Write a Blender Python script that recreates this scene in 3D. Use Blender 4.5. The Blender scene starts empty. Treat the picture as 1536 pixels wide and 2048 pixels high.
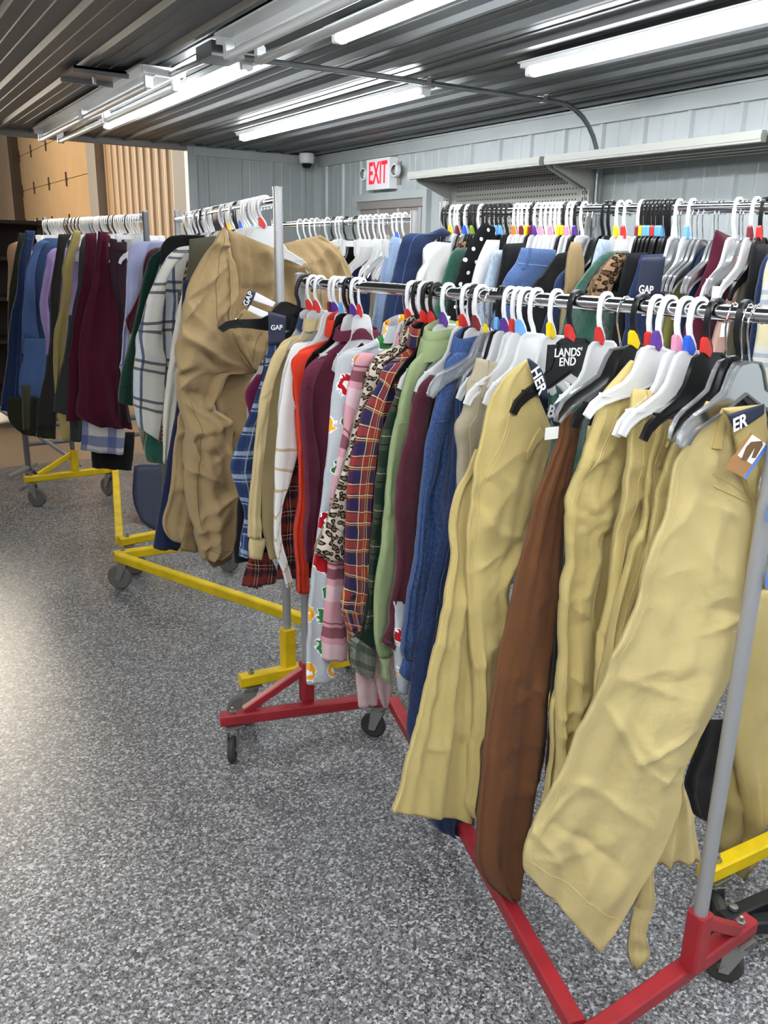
import bpy, math, random
import numpy as np
from mathutils import Matrix, Vector

SC = bpy.context.scene
COL = SC.collection
RND = random.Random(7)

# ------------------------------------------------------------------ camera
cam_data = bpy.data.cameras.new('camera')
cam_data.sensor_fit = 'VERTICAL'
cam_data.sensor_height = 24.0
cam_data.sensor_width = 24.0
cam_data.lens = 19.69
cam_data.clip_start = 0.05
cam_data.clip_end = 100
camera = bpy.data.objects.new('camera', cam_data)
COL.objects.link(camera)
camera.matrix_world = Matrix((
    (0.851973, 0.137127, -0.505310, 0.0),
    (-0.523155, 0.262118, -0.810928, 0.0),
    (0.021251, 0.955244, 0.295056, 1.735),
    (0, 0, 0, 1)))
SC.camera = camera

# ------------------------------------------------------------------ world, light, exposure
world = bpy.data.worlds.new('world')
SC.world = world
world.use_nodes = True
bg = world.node_tree.nodes['Background']
bg.inputs[0].default_value = (0.94, 0.97, 1.0, 1)
bg.inputs[1].default_value = 0.18
SC.view_settings.view_transform = 'Standard'
SC.view_settings.look = 'None'
SC.view_settings.gamma = 1
SC.view_settings.use_curve_mapping = False
SC.view_settings.exposure = 0.95
SC.cycles.use_denoising = True
SC.cycles.max_bounces = 8
SC.cycles.diffuse_bounces = 3
SC.cycles.glossy_bounces = 3
SC.cycles.transmission_bounces = 4
SC.cycles.transparent_max_bounces = 10
SC.cycles.caustics_reflective = False
SC.cycles.caustics_refractive = False

TUBE_STRENGTH = 30.0


def area_light(name, loc, target, size, size_y, energy, color):
    li = bpy.data.lights.new(name, 'AREA')
    li.shape = 'RECTANGLE'
    li.size = size
    li.size_y = size_y
    li.energy = energy
    li.color = color
    o = bpy.data.objects.new(name, li)
    COL.objects.link(o)
    o.location = loc
    o.rotation_euler = (Vector(target) - Vector(loc)).to_track_quat('-Z', 'Y').to_euler()
    return o


# warm high-bay lamps of the warehouse beyond the low ceiling
wl = area_light('warehouse_lamp', (-1.2, 11.5, 4.4), (2.5, 11.5, 2.0), 1.2, 5.0, 72, (1.0, 0.80, 0.58))
wl.data.spread = math.radians(110)
wl = area_light('warehouse_lamp', (-1.6, 9.0, 4.6), (.6, 8.2, 0.0), 1.2, 1.2, 25, (1.0, 0.76, 0.48))
wl.data.spread = math.radians(100)
# added unseen area light that puts the warm glare on the left floor
wl = area_light('floor_glare_light', (.1, 13.5, 3.3), (.1, 3.0, 1.2), 2.8, 4.2, 75, (1.0, 0.88, 0.70))
wl.data.spread = math.radians(46)


# ------------------------------------------------------------------ helpers
def lin(h):
    h = h.lstrip('#')
    out = []
    for i in (0, 2, 4):
        c = int(h[i:i + 2], 16) / 255
        out.append(c / 12.92 if c <= 0.04045 else ((c + 0.055) / 1.055) ** 2.4)
    return (*out, 1.0)


class NT:
    def __init__(self, name):
        self.m = bpy.data.materials.new(name)
        self.m.use_nodes = True
        self.t = self.m.node_tree
        self.b = self.t.nodes['Principled BSDF']

    def n(self, typ, **kw):
        x = self.t.nodes.new(typ)
        for k, v in kw.items():
            setattr(x, k, v)
        return x

    def link(self, a, b):
        self.t.links.new(a, b)

    def math(self, op, a, b=None, c=None):
        x = self.n('ShaderNodeMath', operation=op)
        for i, v in enumerate((a, b, c)):
            if v is None:
                continue
            if isinstance(v, (int, float)):
                x.inputs[i].default_value = v
            else:
                self.link(v, x.inputs[i])
        return x.outputs[0]

    def mix(self, fac, a, b):
        x = self.n('ShaderNodeMix', data_type='RGBA')
        for sock, v in ((x.inputs[0], fac), (x.inputs[6], a), (x.inputs[7], b)):
            if isinstance(v, (int, float, tuple)):
                sock.default_value = v
            else:
                self.link(v, sock)
        return x.outputs[2]

    def uv(self):
        x = self.n('ShaderNodeUVMap', uv_map='UVMap')
        s = self.n('ShaderNodeSeparateXYZ')
        self.link(x.outputs[0], s.inputs[0])
        return x.outputs[0], s.outputs[0], s.outputs[1]

    def obj(self):
        return self.n('ShaderNodeTexCoord').outputs['Object']

    def noise(self, vec, scale, detail=3, rough=0.55):
        x = self.n('ShaderNodeTexNoise')
        x.inputs['Scale'].default_value = scale
        x.inputs['Detail'].default_value = detail
        x.inputs['Roughness'].default_value = rough
        if vec is not None:
            self.link(vec, x.inputs['Vector'])
        return x.outputs[0]

    def voro(self, vec, scale, feature='F1', dims='3D'):
        x = self.n('ShaderNodeTexVoronoi', feature=feature, voronoi_dimensions=dims)
        x.inputs['Scale'].default_value = scale
        self.link(vec, x.inputs['Vector'])
        return x

    def ramp(self, fac, stops, interp='LINEAR'):
        x = self.n('ShaderNodeValToRGB')
        x.color_ramp.interpolation = interp
        els = x.color_ramp.elements
        while len(els) < len(stops):
            els.new(0.5)
        for e, (p, c) in zip(els, stops):
            e.position = p
            e.color = c
        self.link(fac, x.inputs[0])
        return x.outputs[0]

    def bump(self, height, strength=0.3, dist=0.003):
        x = self.n('ShaderNodeBump')
        x.inputs['Strength'].default_value = strength
        x.inputs['Distance'].default_value = dist
        self.link(height, x.inputs['Height'])
        self.link(x.outputs[0], self.b.inputs['Normal'])
        return x

    def base(self, c):
        if isinstance(c, tuple):
            self.b.inputs['Base Color'].default_value = c
        else:
            self.link(c, self.b.inputs['Base Color'])

    def set(self, rough=None, metal=None, spec=None, sheen=None, trans=None):
        if rough is not None:
            self.b.inputs['Roughness'].default_value = rough
        if metal is not None:
            self.b.inputs['Metallic'].default_value = metal
        if spec is not None:
            self.b.inputs['Specular IOR Level'].default_value = spec
        if sheen is not None:
            self.b.inputs['Sheen Weight'].default_value = sheen
        if trans is not None:
            self.b.inputs['Transmission Weight'].default_value = trans


M = {}


def plain(name, hexc, rough=0.5, metal=0.0, spec=0.5):
    t = NT(name)
    t.base(lin(hexc))
    t.set(rough, metal, spec)
    M[name] = t.m
    return t.m


def painted(name, hexc, rough=0.45):
    """worn paint: slight tone variation and small scuffs"""
    t = NT(name)
    o = t.obj()
    n = t.noise(o, 9, 4)
    c = lin(hexc)
    d = tuple(x * 0.80 for x in c[:3]) + (1,)
    col = t.ramp(n, [(0.35, d), (0.6, c)])
    s = t.noise(o, 60, 3, 0.7)
    m = t.ramp(s, [(0.70, (0, 0, 0, 1)), (0.74, (1, 1, 1, 1))])
    col = t.mix(t.math('MULTIPLY', m, 0.35), col, (0.05, 0.045, 0.04, 1))
    t.base(col)
    t.set(rough)
    M[name] = t.m


def cloth(name, hexc, rough=0.9, weave=900, tone=0.14, sheen=0.1, crease=0.5):
    t = NT(name)
    vec, u, v = t.uv()
    c = lin(hexc)
    n = t.noise(vec, 14, 4)
    col = t.mix(n, tuple(x * (1 - tone) for x in c[:3]) + (1,), tuple(min(1, x * (1 + tone)) for x in c[:3]) + (1,))
    t.base(col)
    t.set(rough, spec=0.2, sheen=sheen)
    h = t.math('ADD', t.math('MULTIPLY', t.noise(vec, 26, 4), 4.0 * crease), t.noise(vec, weave, 2))
    t.bump(h, 0.55, 0.0032)
    M[name] = t.m
    return t


def heather(name, h1, h2, scale=260):
    t = NT(name)
    vec, u, v = t.uv()
    mp = t.n('ShaderNodeMapping')
    t.link(vec, mp.inputs[0])
    mp.inputs['Scale'].default_value = (1, 0.35, 1)
    n = t.noise(mp.outputs[0], scale, 3, 0.7)
    t.base(t.ramp(n, [(0.36, lin(h1)), (0.64, lin(h2))]))
    t.set(0.95, spec=0.15, sheen=0.2)
    t.bump(t.math('ADD', t.math('MULTIPLY', t.noise(vec, 22, 3), 3.0), t.noise(vec, 500, 2)), 0.35, 0.0025)
    M[name] = t.m


def plaid(name, basehex, bands, soft=0.2, vmin=None):
    """bands: (axis, period, start, width, colour, alpha) in metres of cloth"""
    t = NT(name)
    vec, u, v = t.uv()
    w = t.noise(vec, 9, 2)
    wob = t.math('MULTIPLY', t.math('SUBTRACT', w, 0.5), 0.012)
    ax = {'u': t.math('ADD', t.math('ADD', u, 4.0), wob), 'v': t.math('ADD', v, wob)}
    col = lin(basehex)
    for (a, per, st, wd, hx, al) in bands:
        f = t.math('FRACT', t.math('DIVIDE', t.math('ADD', ax[a], per - st), per))
        m = t.math('MULTIPLY', t.math('LESS_THAN', f, wd / per), al)
        if vmin:
            m = t.math('MULTIPLY', m, t.math('GREATER_THAN', v, vmin))
        col = t.mix(m, col, lin(hx))
    n = t.noise(vec, 420, 2)
    col2 = t.n('ShaderNodeMix', data_type='RGBA', blend_type='MULTIPLY')
    col2.inputs[0].default_value = soft
    if isinstance(col, tuple):
        col2.inputs[6].default_value = col
    else:
        t.link(col, col2.inputs[6])
    t.link(n, col2.inputs[7])
    t.base(col2.outputs[2])
    t.set(0.95, spec=0.15, sheen=0.15)
    t.bump(t.math('ADD', t.math('MULTIPLY', t.noise(vec, 24, 3), 3.0), n), 0.3, 0.0022)
    M[name] = t.m


def grid_obj(name, co, faces, mat, parent=None, uv=None, smooth=True, sharp=None):
    me = bpy.data.meshes.new(name)
    me.from_pydata([tuple(map(float, p)) for p in co], [], faces)
    if uv is not None:
        lay = me.uv_layers.new(name='UVMap')
        idx = np.empty(len(me.loops), dtype=np.int32)
        me.loops.foreach_get('vertex_index', idx)
        lay.data.foreach_set('uv', np.asarray(uv, dtype=np.float32)[idx].ravel())
    if smooth:
        me.polygons.foreach_set('use_smooth', [True] * len(me.polygons))
        if sharp:
            me.set_sharp_from_angle(angle=math.radians(sharp))
    if mat:
        me.materials.append(M[mat] if isinstance(mat, str) else mat)
    me.update()
    o = bpy.data.objects.new(name, me)
    COL.objects.link(o)
    if parent is not None:
        o.parent = parent
    return o


class MB:
    """collects boxes, bars, tubes and prisms into one mesh"""

    def __init__(self):
        self.v = []
        self.f = []

    def add(self, vs, fs):
        k = len(self.v)
        self.v += [tuple(map(float, p)) for p in vs]
        self.f += [tuple(i + k for i in f) for f in fs]
        return self

    def box(self, lo, hi, bev=0.0):
        (x0, y0, z0), (x1, y1, z1) = lo, hi
        vs = [(x0, y0, z0), (x1, y0, z0), (x1, y1, z0), (x0, y1, z0), (x0, y0, z1), (x1, y0, z1), (x1, y1, z1), (x0, y1, z1)]
        return self.add(vs, [(3, 2, 1, 0), (4, 5, 6, 7), (0, 1, 5, 4), (1, 2, 6, 5), (2, 3, 7, 6), (3, 0, 4, 7)])

    def bar(self, a, b, w, h, up=(0, 0, 1), cham=0.12):
        """rectangular tube with chamfered edges from a to b"""
        a, b = Vector(a), Vector(b)
        d = (b - a).normalized()
        s = d.cross(Vector(up))
        if s.length < 1e-4:
            s = d.cross(Vector((1, 0, 0)))
        s.normalize()
        t = s.cross(d).normalized()
        c = min(w, h) * cham
        prof = [(-w / 2 + c, -h / 2), (w / 2 - c, -h / 2), (w / 2, -h / 2 + c), (w / 2, h / 2 - c), (w / 2 - c, h / 2), (-w / 2 + c, h / 2), (-w / 2, h / 2 - c), (-w / 2, -h / 2 + c)]
        vs = [a + s * p + t * q for p, q in prof] + [b + s * p + t * q for p, q in prof]
        n = len(prof)
        fs = [(i, (i + 1) % n, n + (i + 1) % n, n + i) for i in range(n)] + [tuple(range(n - 1, -1, -1)), tuple(range(n, 2 * n))]
        return self.add(vs, fs)

    def sweep(self, pts, rad, seg=10, prof=None, closed=False, upv=None):
        """round (or profile) tube along a path"""
        P = [Vector(p) for p in pts]
        n = len(P)
        if prof is None:
            prof = [(math.cos(2 * math.pi * i / seg) * rad, math.sin(2 * math.pi * i / seg) * rad) for i in range(seg)]
        m = len(prof)
        vs = []
        prev = None
        for i in range(n):
            if closed:
                d = P[(i + 1) % n] - P[i - 1]
            else:
                d = P[min(i + 1, n - 1)] - P[max(i - 1, 0)]
            d.normalize()
            if upv is not None:
                s = d.cross(Vector(upv))
                s.normalize()
            elif prev is None:
                s = d.orthogonal().normalized()
            else:
                s = (prev - d * prev.dot(d)).normalized()
            prev = s
            t = d.cross(s)
            vs += [P[i] + s * a + t * b for a, b in prof]
        fs = []
        for i in range(n if closed else n - 1):
            j = (i + 1) % n
            for k in range(m):
                l = (k + 1) % m
                fs.append((i * m + k, i * m + l, j * m + l, j * m + k))
        if not closed:
            fs.append(tuple(range(m - 1, -1, -1)))
            fs.append(tuple((n - 1) * m + k for k in range(m)))
        return self.add(vs, fs)

    def lathe(self, prof, origin, axis='z', seg=24):
        o = Vector(origin)
        vs = []
        m = len(prof)
        for i in range(seg):
            a = 2 * math.pi * i / seg
            for r, h in prof:
                x, y = r * math.cos(a), r * math.sin(a)
                vs.append(o + Vector({'z': (x, y, h), 'x': (h, x, y), 'y': (x, h, y)}[axis]))
        fs = []
        for i in range(seg):
            j = (i + 1) % seg
            for k in range(m - 1):
                fs.append((i * m + k, j * m + k, j * m + k + 1, i * m + k + 1))
        fs.append(tuple(i * m for i in range(seg - 1, -1, -1)))
        fs.append(tuple(i * m + m - 1 for i in range(seg)))
        return self.add(vs, fs)

    def prism(self, poly, depth0, depth1, frame):
        """poly: 2-D outline; frame maps (a, b, depth) to a point"""
        n = len(poly)
        vs = [frame(a, b, depth0) for a, b in poly] + [frame(a, b, depth1) for a, b in poly]
        fs = [(i, (i + 1) % n, n + (i + 1) % n, n + i) for i in range(n)] + [tuple(range(n - 1, -1, -1)), tuple(range(n, 2 * n))]
        return self.add(vs, fs)

    def build(self, name, mat, parent=None, smooth=True, sharp=35, rel=None):
        vs = self.v
        if rel is None and parent is not None:
            rel = parent_origin(parent)
        if rel is not None:
            vs = [(x - rel[0], y - rel[1], z - rel[2]) for x, y, z in vs]
        return grid_obj(name, vs, self.f, mat, parent, None, smooth, sharp)


def parent_origin(p):
    o = Vector((0, 0, 0))
    while p is not None:
        o += p.location
        p = p.parent
    return o


def empty(name, loc, label, cat, group=None):
    o = bpy.data.objects.new(name, None)
    o.empty_display_size = 0.05
    COL.objects.link(o)
    o.location = loc
    return tag(o, label, cat, group)


def tag(o, label, cat, group=None):
    o['label'] = label
    o['category'] = cat
    if group:
        o['group'] = group
    return o


def struct(o):
    o['kind'] = 'structure'
    return o


def text_mesh(name, body, size, mat, parent, mw, depth=0.0006, font_scale=1.0):
    """lettering as a thin raised mesh"""
    cu = bpy.data.curves.new(name, 'FONT')
    cu.body = body
    cu.size = size
    cu.extrude = depth
    cu.offset = size * 0.018
    cu.align_x = 'CENTER'
    cu.align_y = 'CENTER'
    cu.space_line = 0.78
    tmp = bpy.data.objects.new(name + '_curve', cu)
    COL.objects.link(tmp)
    dg = bpy.context.evaluated_depsgraph_get()
    me = bpy.data.meshes.new_from_object(tmp.evaluated_get(dg))
    bpy.data.objects.remove(tmp)
    bpy.data.curves.remove(cu)
    me.name = name
    me.transform(mw)
    if parent is not None:
        me.transform(Matrix.Translation(-parent_origin(parent)))
    me.materials.clear()
    me.materials.append(M[mat])
    o = bpy.data.objects.new(name, me)
    COL.objects.link(o)
    if parent is not None:
        o.parent = parent
    return o

# ------------------------------------------------------------------ materials
def floor_mat(name, stops, rough, scale):
    t = NT(name)
    o = t.obj()
    vo = t.voro(o, scale)
    sep = t.n('ShaderNodeSeparateColor')
    t.link(vo.outputs['Color'], sep.inputs[0])
    col = t.ramp(sep.outputs[0], stops, 'CONSTANT')
    vo2 = t.voro(o, scale * 2.3)
    sep2 = t.n('ShaderNodeSeparateColor')
    t.link(vo2.outputs['Color'], sep2.inputs[0])
    col2 = t.ramp(sep2.outputs[1], stops, 'CONSTANT')
    col = t.mix(0.30, col, col2)
    st = t.ramp(t.noise(o, 1.3, 5), [(0.35, (0.88, 0.88, 0.88, 1)), (0.6, (1, 1, 1, 1))])
    x = t.n('ShaderNodeMix', data_type='RGBA', blend_type='MULTIPLY')
    x.inputs[0].default_value = 1.0
    t.link(col, x.inputs[6])
    t.link(st, x.inputs[7])
    t.base(x.outputs[2])
    t.set(rough, spec=0.45)
    t.bump(sep.outputs[0], 0.25, 0.0012)
    M[name] = t.m


g = lambda v, w=0.0: (v, v, v * (1 + w), 1)
floor_mat('flake_floor', [(0, g(0.035)), (0.22, g(0.10, .03)), (0.45, g(0.20, .03)), (0.68, g(0.33, .03)), (0.86, g(0.62, .02))], 0.34, 150)
floor_mat('sealed_concrete', [(0, (0.33, 0.27, 0.21, 1)), (0.4, (0.38, 0.31, 0.24, 1)), (0.8, (0.42, 0.35, 0.27, 1))], 0.3, 60)


def sheet(name, hexc, rough, metal=0.0):
    t = NT(name)
    o = t.obj()
    n = t.noise(o, 3.5, 4)
    c = lin(hexc)
    t.base(t.ramp(n, [(0.3, tuple(x * 0.90 for x in c[:3]) + (1,)), (0.65, c)]))
    t.set(rough, metal, 0.5)
    t.bump(t.noise(o, 6, 2), 0.06, 0.01)
    M[name] = t.m


sheet('ceiling_steel', '#656869', 0.46, 0.1)
sheet('wall_steel', '#abb2b2', 0.42)
sheet('trim_steel', '#b4baba', 0.4)
sheet('tan_steel', '#c2a684', 0.5)
sheet('door_cream', '#bfa37c', 0.5)
plain('door_track', '#4a3d30', 0.6)
plain('grey_post', '#8c8782', 0.6)
plain('white_enamel', '#e9ebea', 0.35)
plain('hook_plastic', '#f4f5f5', 0.4)
plain('white_plastic', '#eef0f0', 0.4)
plain('shelf_enamel', '#96978f', 0.42)
plain('shelf_under', '#9b9b96', 0.5)
plain('black_hole', '#1b1b1b', 0.9)
plain('galvanized', '#8d9192', 0.38, 0.85)
plain('chrome', '#e4e6e8', 0.10, 1.0)
plain('steel_tube', '#a5a6a6', 0.36, 0.4)
plain('grey_tube', '#6f7173', 0.42, 0.5)
plain('zinc', '#a8a7a2', 0.35, 0.9)
plain('rubber_grey', '#6d6a65', 0.7)
plain('rubber_dark', '#3a3835', 0.7)
plain('hub_grey', '#8a8a88', 0.5)
plain('black_steel', '#14161a', 0.45)
plain('dark_shelf', '#241a14', 0.7)
plain('carton', '#6b4a33', 0.8)
plain('blue_vinyl', '#151d38', 0.6)
plain('navy_card', '#232a40', 0.6)
plain('white_card', '#f2f2f0', 0.6)
plain('brown_card', '#a4774a', 0.6)
plain('brown_print', '#6c5232', 0.7)
plain('blue_card', '#5b7fc4', 0.5)
plain('lettering_white', '#f4f4f2', 0.6)
plain('lettering_grey', '#a9a9a6', 0.6)
plain('button_navy', '#1d2440', 0.4)
plain('button_metal', '#c9a878', 0.3, 0.8)
plain('black_plastic', '#131314', 0.32)
plain('dome_black', '#0b0b0c', 0.08)
painted('yellow_paint', '#e9c70b')
painted('red_paint', '#a3262f')
for k, hx in dict(R='#d2322c', M='#7d2530', P='#5a3490', L='#6fb1ee', Y='#f2d514', N='#f29ab4', B='#2f63d8', G='#8fae3a', O='#ef8437', W='#eef0f2').items():
    plain('marker_' + k, hx, 0.4)

t = NT('frosted_plastic')
t.base(lin('#fbfcfc'))
t.set(0.32, spec=0.5)
tr = t.n('ShaderNodeBsdfTransparent')
tl = t.n('ShaderNodeBsdfTranslucent')
tl.inputs[0].default_value = lin('#fbfcfc')
m1 = t.n('ShaderNodeMixShader')
m1.inputs[0].default_value = 0.45
m2 = t.n('ShaderNodeMixShader')
m2.inputs[0].default_value = 0.22
t.link(t.b.outputs[0], m1.inputs[1])
t.link(tl.outputs[0], m1.inputs[2])
t.link(m1.outputs[0], m2.inputs[1])
t.link(tr.outputs[0], m2.inputs[2])
t.link(m2.outputs[0], t.t.nodes['Material Output'].inputs[0])
M['frosted_plastic'] = t.m

t = NT('crystal_plastic')
t.base(lin('#eef2f4'))
t.set(0.08, spec=0.8)
tr = t.n('ShaderNodeBsdfTransparent')
tr.inputs[0].default_value = (0.96, 0.97, 0.98, 1)
fr = t.n('ShaderNodeFresnel')
fr.inputs[0].default_value = 1.6
gl = t.n('ShaderNodeBsdfGlossy')
gl.inputs['Roughness'].default_value = 0.22
m1 = t.n('ShaderNodeMixShader')
m1.inputs[0].default_value = 0.16
t.link(tr.outputs[0], m1.inputs[1])
t.link(t.b.outputs[0], m1.inputs[2])
m2 = t.n('ShaderNodeMixShader')
t.link(fr.outputs[0], m2.inputs[0])
t.link(m1.outputs[0], m2.inputs[1])
t.link(gl.outputs[0], m2.inputs[2])
t.link(m2.outputs[0], t.t.nodes['Material Output'].inputs[0])
M['crystal_plastic'] = t.m


def glow(name, color, strength):
    t = NT(name)
    t.base((0.8, 0.8, 0.8, 1) if strength > 2 else (0.35, 0.0, 0.01, 1))
    t.b.inputs['Emission Color'].default_value = color
    t.b.inputs['Emission Strength'].default_value = strength
    M[name] = t.m


glow('lit_tube', (0.93, 0.96, 1.0, 1), TUBE_STRENGTH)
glow('exit_red', (1.0, 0.02, 0.05, 1), 0.55)

# fabrics
cloth('khaki', '#c4b072', tone=0.06, crease=1.0)
cloth('khaki_light', '#cebb82', tone=0.06, crease=1.0)
cloth('khaki_deep', '#ab9860', tone=0.07)
cloth('stone', '#a69c84', tone=0.06)
cloth('tan_twill', '#a58c64', tone=0.08, crease=1.2)
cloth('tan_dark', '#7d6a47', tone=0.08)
cloth('brown', '#71492c', tone=0.10, crease=1.0)
cloth('cream', '#cdb888', tone=0.05)
cloth('ivory', '#d8d3c4', tone=0.05)
cloth('white_knit', '#e8e6e2', tone=0.03, weave=500)
cloth('white_denim', '#e6e7e6', tone=0.03)
cloth('orange', '#d63a20', tone=0.07)
cloth('plum', '#612338', tone=0.12, weave=500)
cloth('magenta', '#702348', tone=0.12)
cloth('burgundy', '#4e1a28', tone=0.15, weave=300, sheen=0.35)
cloth('maroon', '#4f1027', tone=0.12)
cloth('maroon_dark', '#2f1823', tone=0.15)
cloth('black_cloth', '#131316', tone=0.2)
cloth('charcoal', '#302d2a', tone=0.15)
cloth('grey_green', '#3b403c', tone=0.12)
cloth('olive', '#4c4a38', tone=0.12)
cloth('dark_olive', '#2b2d20', tone=0.15)
cloth('moss', '#6f6a36', tone=0.12)
cloth('sage', '#8f9e72', tone=0.07, weave=500)
cloth('forest', '#15392f', tone=0.12)
cloth('emerald_velvet', '#0c4f3d', tone=0.35, sheen=0.6, crease=2.0)
cloth('navy', '#1c2644', tone=0.15)
cloth('lavender', '#b39bd0', tone=0.06)
cloth('periwinkle', '#b3b7d9', tone=0.05)
cloth('pink_fleece', '#c9a9a8', tone=0.07, weave=300, sheen=0.3)
cloth('pink_cloth', '#c7a395', tone=0.06)
cloth('apricot', '#c59a72', tone=0.06)
heather('blue_heather', '#2c3f6b', '#47608f')
heather('denim_mid', '#35486e', '#4d658f', 420)
heather('denim_dark', '#1b2745', '#2a3a60', 420)
heather('denim_light', '#7d93b8', '#9fb4d2', 420)
heather('denim_acid', '#8b9db2', '#b6c3d0', 160)
heather('denim_soft', '#3d5681', '#5872a0', 420)

plaid('plaid_blue', '#40567f', [('u', .055, 0, .022, '#22315a', .65), ('v', .075, 0, .034, '#22315a', .6), ('u', .055, .034, .004, '#cfd9e6', .5), ('v', .075, .045, .014, '#cfd9e6', .45), ('v', .075, .066, .003, '#cfd9e6', .6), ('u', .055, .045, .0015, '#16203c', .7), ('v', .075, .038, .0015, '#16203c', .7)])
plaid('plaid_dkred', '#35191f', [('u', .05, 0, .015, '#7d2a24', .7), ('v', .075, 0, .025, '#7d2f24', .65), ('u', .05, .024, .0018, '#b98f4c', .7), ('u', .05, .033, .0018, '#cfc3b0', .55), ('v', .075, .035, .002, '#cfc3b0', .6), ('v', .075, .047, .002, '#b98f4c', .7), ('v', .075, .056, .011, '#1a1c2e', .7)])
plaid('plaid_redblue', '#6a2a33', [('u', .062, 0, .020, '#262850', .8), ('v', .075, 0, .028, '#262850', .75), ('u', .062, .028, .014, '#a63c2c', .6), ('v', .075, .036, .022, '#a63c2c', .65), ('u', .062, .023, .0022, '#e6d6a8', .75), ('u', .062, .044, .0022, '#e6d6a8', .7), ('u', .062, .050, .002, '#d9b960', .7), ('v', .075, .031, .0024, '#e6d6a8', .75), ('v', .075, .061, .003, '#e6d6a8', .75), ('v', .075, .067, .002, '#d9b960', .7)])
plaid('plaid_green', '#3d4636', [('u', .085, 0, .034, '#12291f', .8), ('v', .10, 0, .044, '#12291f', .8), ('u', .085, .048, .003, '#a8a68e', .7), ('v', .10, .06, .003, '#a8a68e', .7), ('u', .085, .066, .003, '#11160f', .9), ('v', .10, .082, .004, '#11160f', .9)])
plaid('plaid_cuff', '#77786c', [('v', .05, 0, .018, '#34473a', .7), ('u', .03, 0, .003, '#3a3f33', .7)])
plaid('plaid_pink', '#d29aa3', [('v', .18, .05, .030, '#6a2a38', .8), ('v', .18, .035, .005, '#6a2a38', .8), ('v', .18, .10, .05, '#dfc6cb', .7), ('u', .14, .0, .035, '#c07f8b', .45)])
plaid('plaid_white', '#e2dfd6', [('u', .145, .0, .05, '#c9d3de', .8), ('v', .155, .0, .06, '#dcd6c4', .6), ('u', .145, .0, .011, '#39415e', .85), ('u', .145, .038, .011, '#39415e', .85), ('v', .155, .0, .012, '#39415e', .85), ('v', .155, .034, .012, '#39415e', .85)])
plaid('plaid_ltblue', '#d6d4d0', [('u', .16, .02, .05, '#4d62a0', .7), ('v', .17, .02, .06, '#4a5f9c', .7), ('v', .17, .10, .02, '#9aa4c4', .5)])
plaid('plaid_cream', '#d9cfa8', [('v', .16, .10, .012, '#3a4a78', .85), ('v', .16, .125, .012, '#3a4a78', .85), ('v', .16, .08, .07, '#cfd8e2', .5)])
plaid('striped_knit', '#e9e6e1', [('v', .062, .03, .009, '#b9a067', .8)], 0.08, 0.25)


def leopard(name, base, ring, core, scale):
    t = NT(name)
    vec, u, v = t.uv()
    w = t.n('ShaderNodeVectorMath', operation='ADD')
    nn = t.n('ShaderNodeTexNoise')
    nn.inputs['Scale'].default_value = 40
    t.link(vec, nn.inputs['Vector'])
    sc = t.n('ShaderNodeVectorMath', operation='SCALE')
    t.link(nn.outputs['Color'], sc.inputs[0])
    sc.inputs['Scale'].default_value = 0.018
    t.link(vec, w.inputs[0])
    t.link(sc.outputs[0], w.inputs[1])
    vo = t.voro(w.outputs[0], scale, dims='2D')
    t.base(t.ramp(vo.outputs['Distance'], [(0, lin(core)), (0.22, lin(core)), (0.24, lin(ring)), (0.44, lin(ring)), (0.47, lin(base))]))
    t.set(0.9, spec=0.2)
    t.bump(t.noise(vec, 24, 3), 0.3, 0.006)
    M[name] = t.m


leopard('leopard', '#c2b5a6', '#17130f', '#7d6650', 62)
leopard('leopard_tan', '#8f7357', '#1b140f', '#5a4028', 55)

t = NT('holiday_print')
vec, u, v = t.uv()
vo = t.voro(vec, 11.0, dims='2D')
vo.inputs['Randomness'].default_value = 0.55
dist = vo.outputs['Distance']
sp = t.n('ShaderNodeSeparateColor')
t.link(vo.outputs['Color'], sp.inputs[0])
hue = t.ramp(sp.outputs[0], [(0, lin('#b01c24')), (0.35, lin('#2d7a3c')), (0.62, lin('#c9dc1f')), (0.85, lin('#f0a92a'))], 'CONSTANT')
core = t.ramp(sp.outputs[1], [(0, lin('#f4f4f2')), (0.4, lin('#b01c24')), (0.75, lin('#c9dc1f'))], 'CONSTANT')
nz = t.math('MULTIPLY', t.math('SUBTRACT', t.noise(vec, 60, 2), 0.5), 0.34)
dd = t.math('ADD', dist, nz)
bgc = t.mix(t.noise(vec, 300, 2), lin('#a9adb2'), lin('#c0c4c8'))
c1 = t.mix(t.math('LESS_THAN', dd, 0.335), bgc, lin('#f2f3f3'))
c1 = t.mix(t.math('LESS_THAN', dd, 0.30), c1, hue)
c1 = t.mix(t.math('LESS_THAN', dd, 0.13), c1, core)
keep = t.math('GREATER_THAN', sp.outputs[2], 0.30)
t.base(t.mix(keep, bgc, c1))
t.set(0.92, spec=0.15)
t.bump(t.noise(vec, 20, 3), 0.3, 0.006)
M['holiday_print'] = t.m

t = NT('polka_dot')
vec, u, v = t.uv()
a = t.math('SUBTRACT', t.math('FRACT', t.math('DIVIDE', t.math('ADD', u, 2.0), 0.038)), 0.5)
row = t.math('FLOOR', t.math('DIVIDE', v, 0.038))
a2 = t.math('SUBTRACT', t.math('FRACT', t.math('ADD', t.math('DIVIDE', t.math('ADD', u, 2.0), 0.038), t.math('MULTIPLY', row, 0.5))), 0.5)
b2 = t.math('SUBTRACT', t.math('FRACT', t.math('DIVIDE', v, 0.038)), 0.5)
r2 = t.math('ADD', t.math('MULTIPLY', a2, a2), t.math('MULTIPLY', b2, b2))
t.base(t.mix(t.math('LESS_THAN', r2, 0.028), lin('#111214'), lin('#eeeeea')))
t.set(0.9, spec=0.2)
M['polka_dot'] = t.m

# ------------------------------------------------------------------ the room
CEIL, XW, YW = 2.55, 3.707, 7.2


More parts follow.
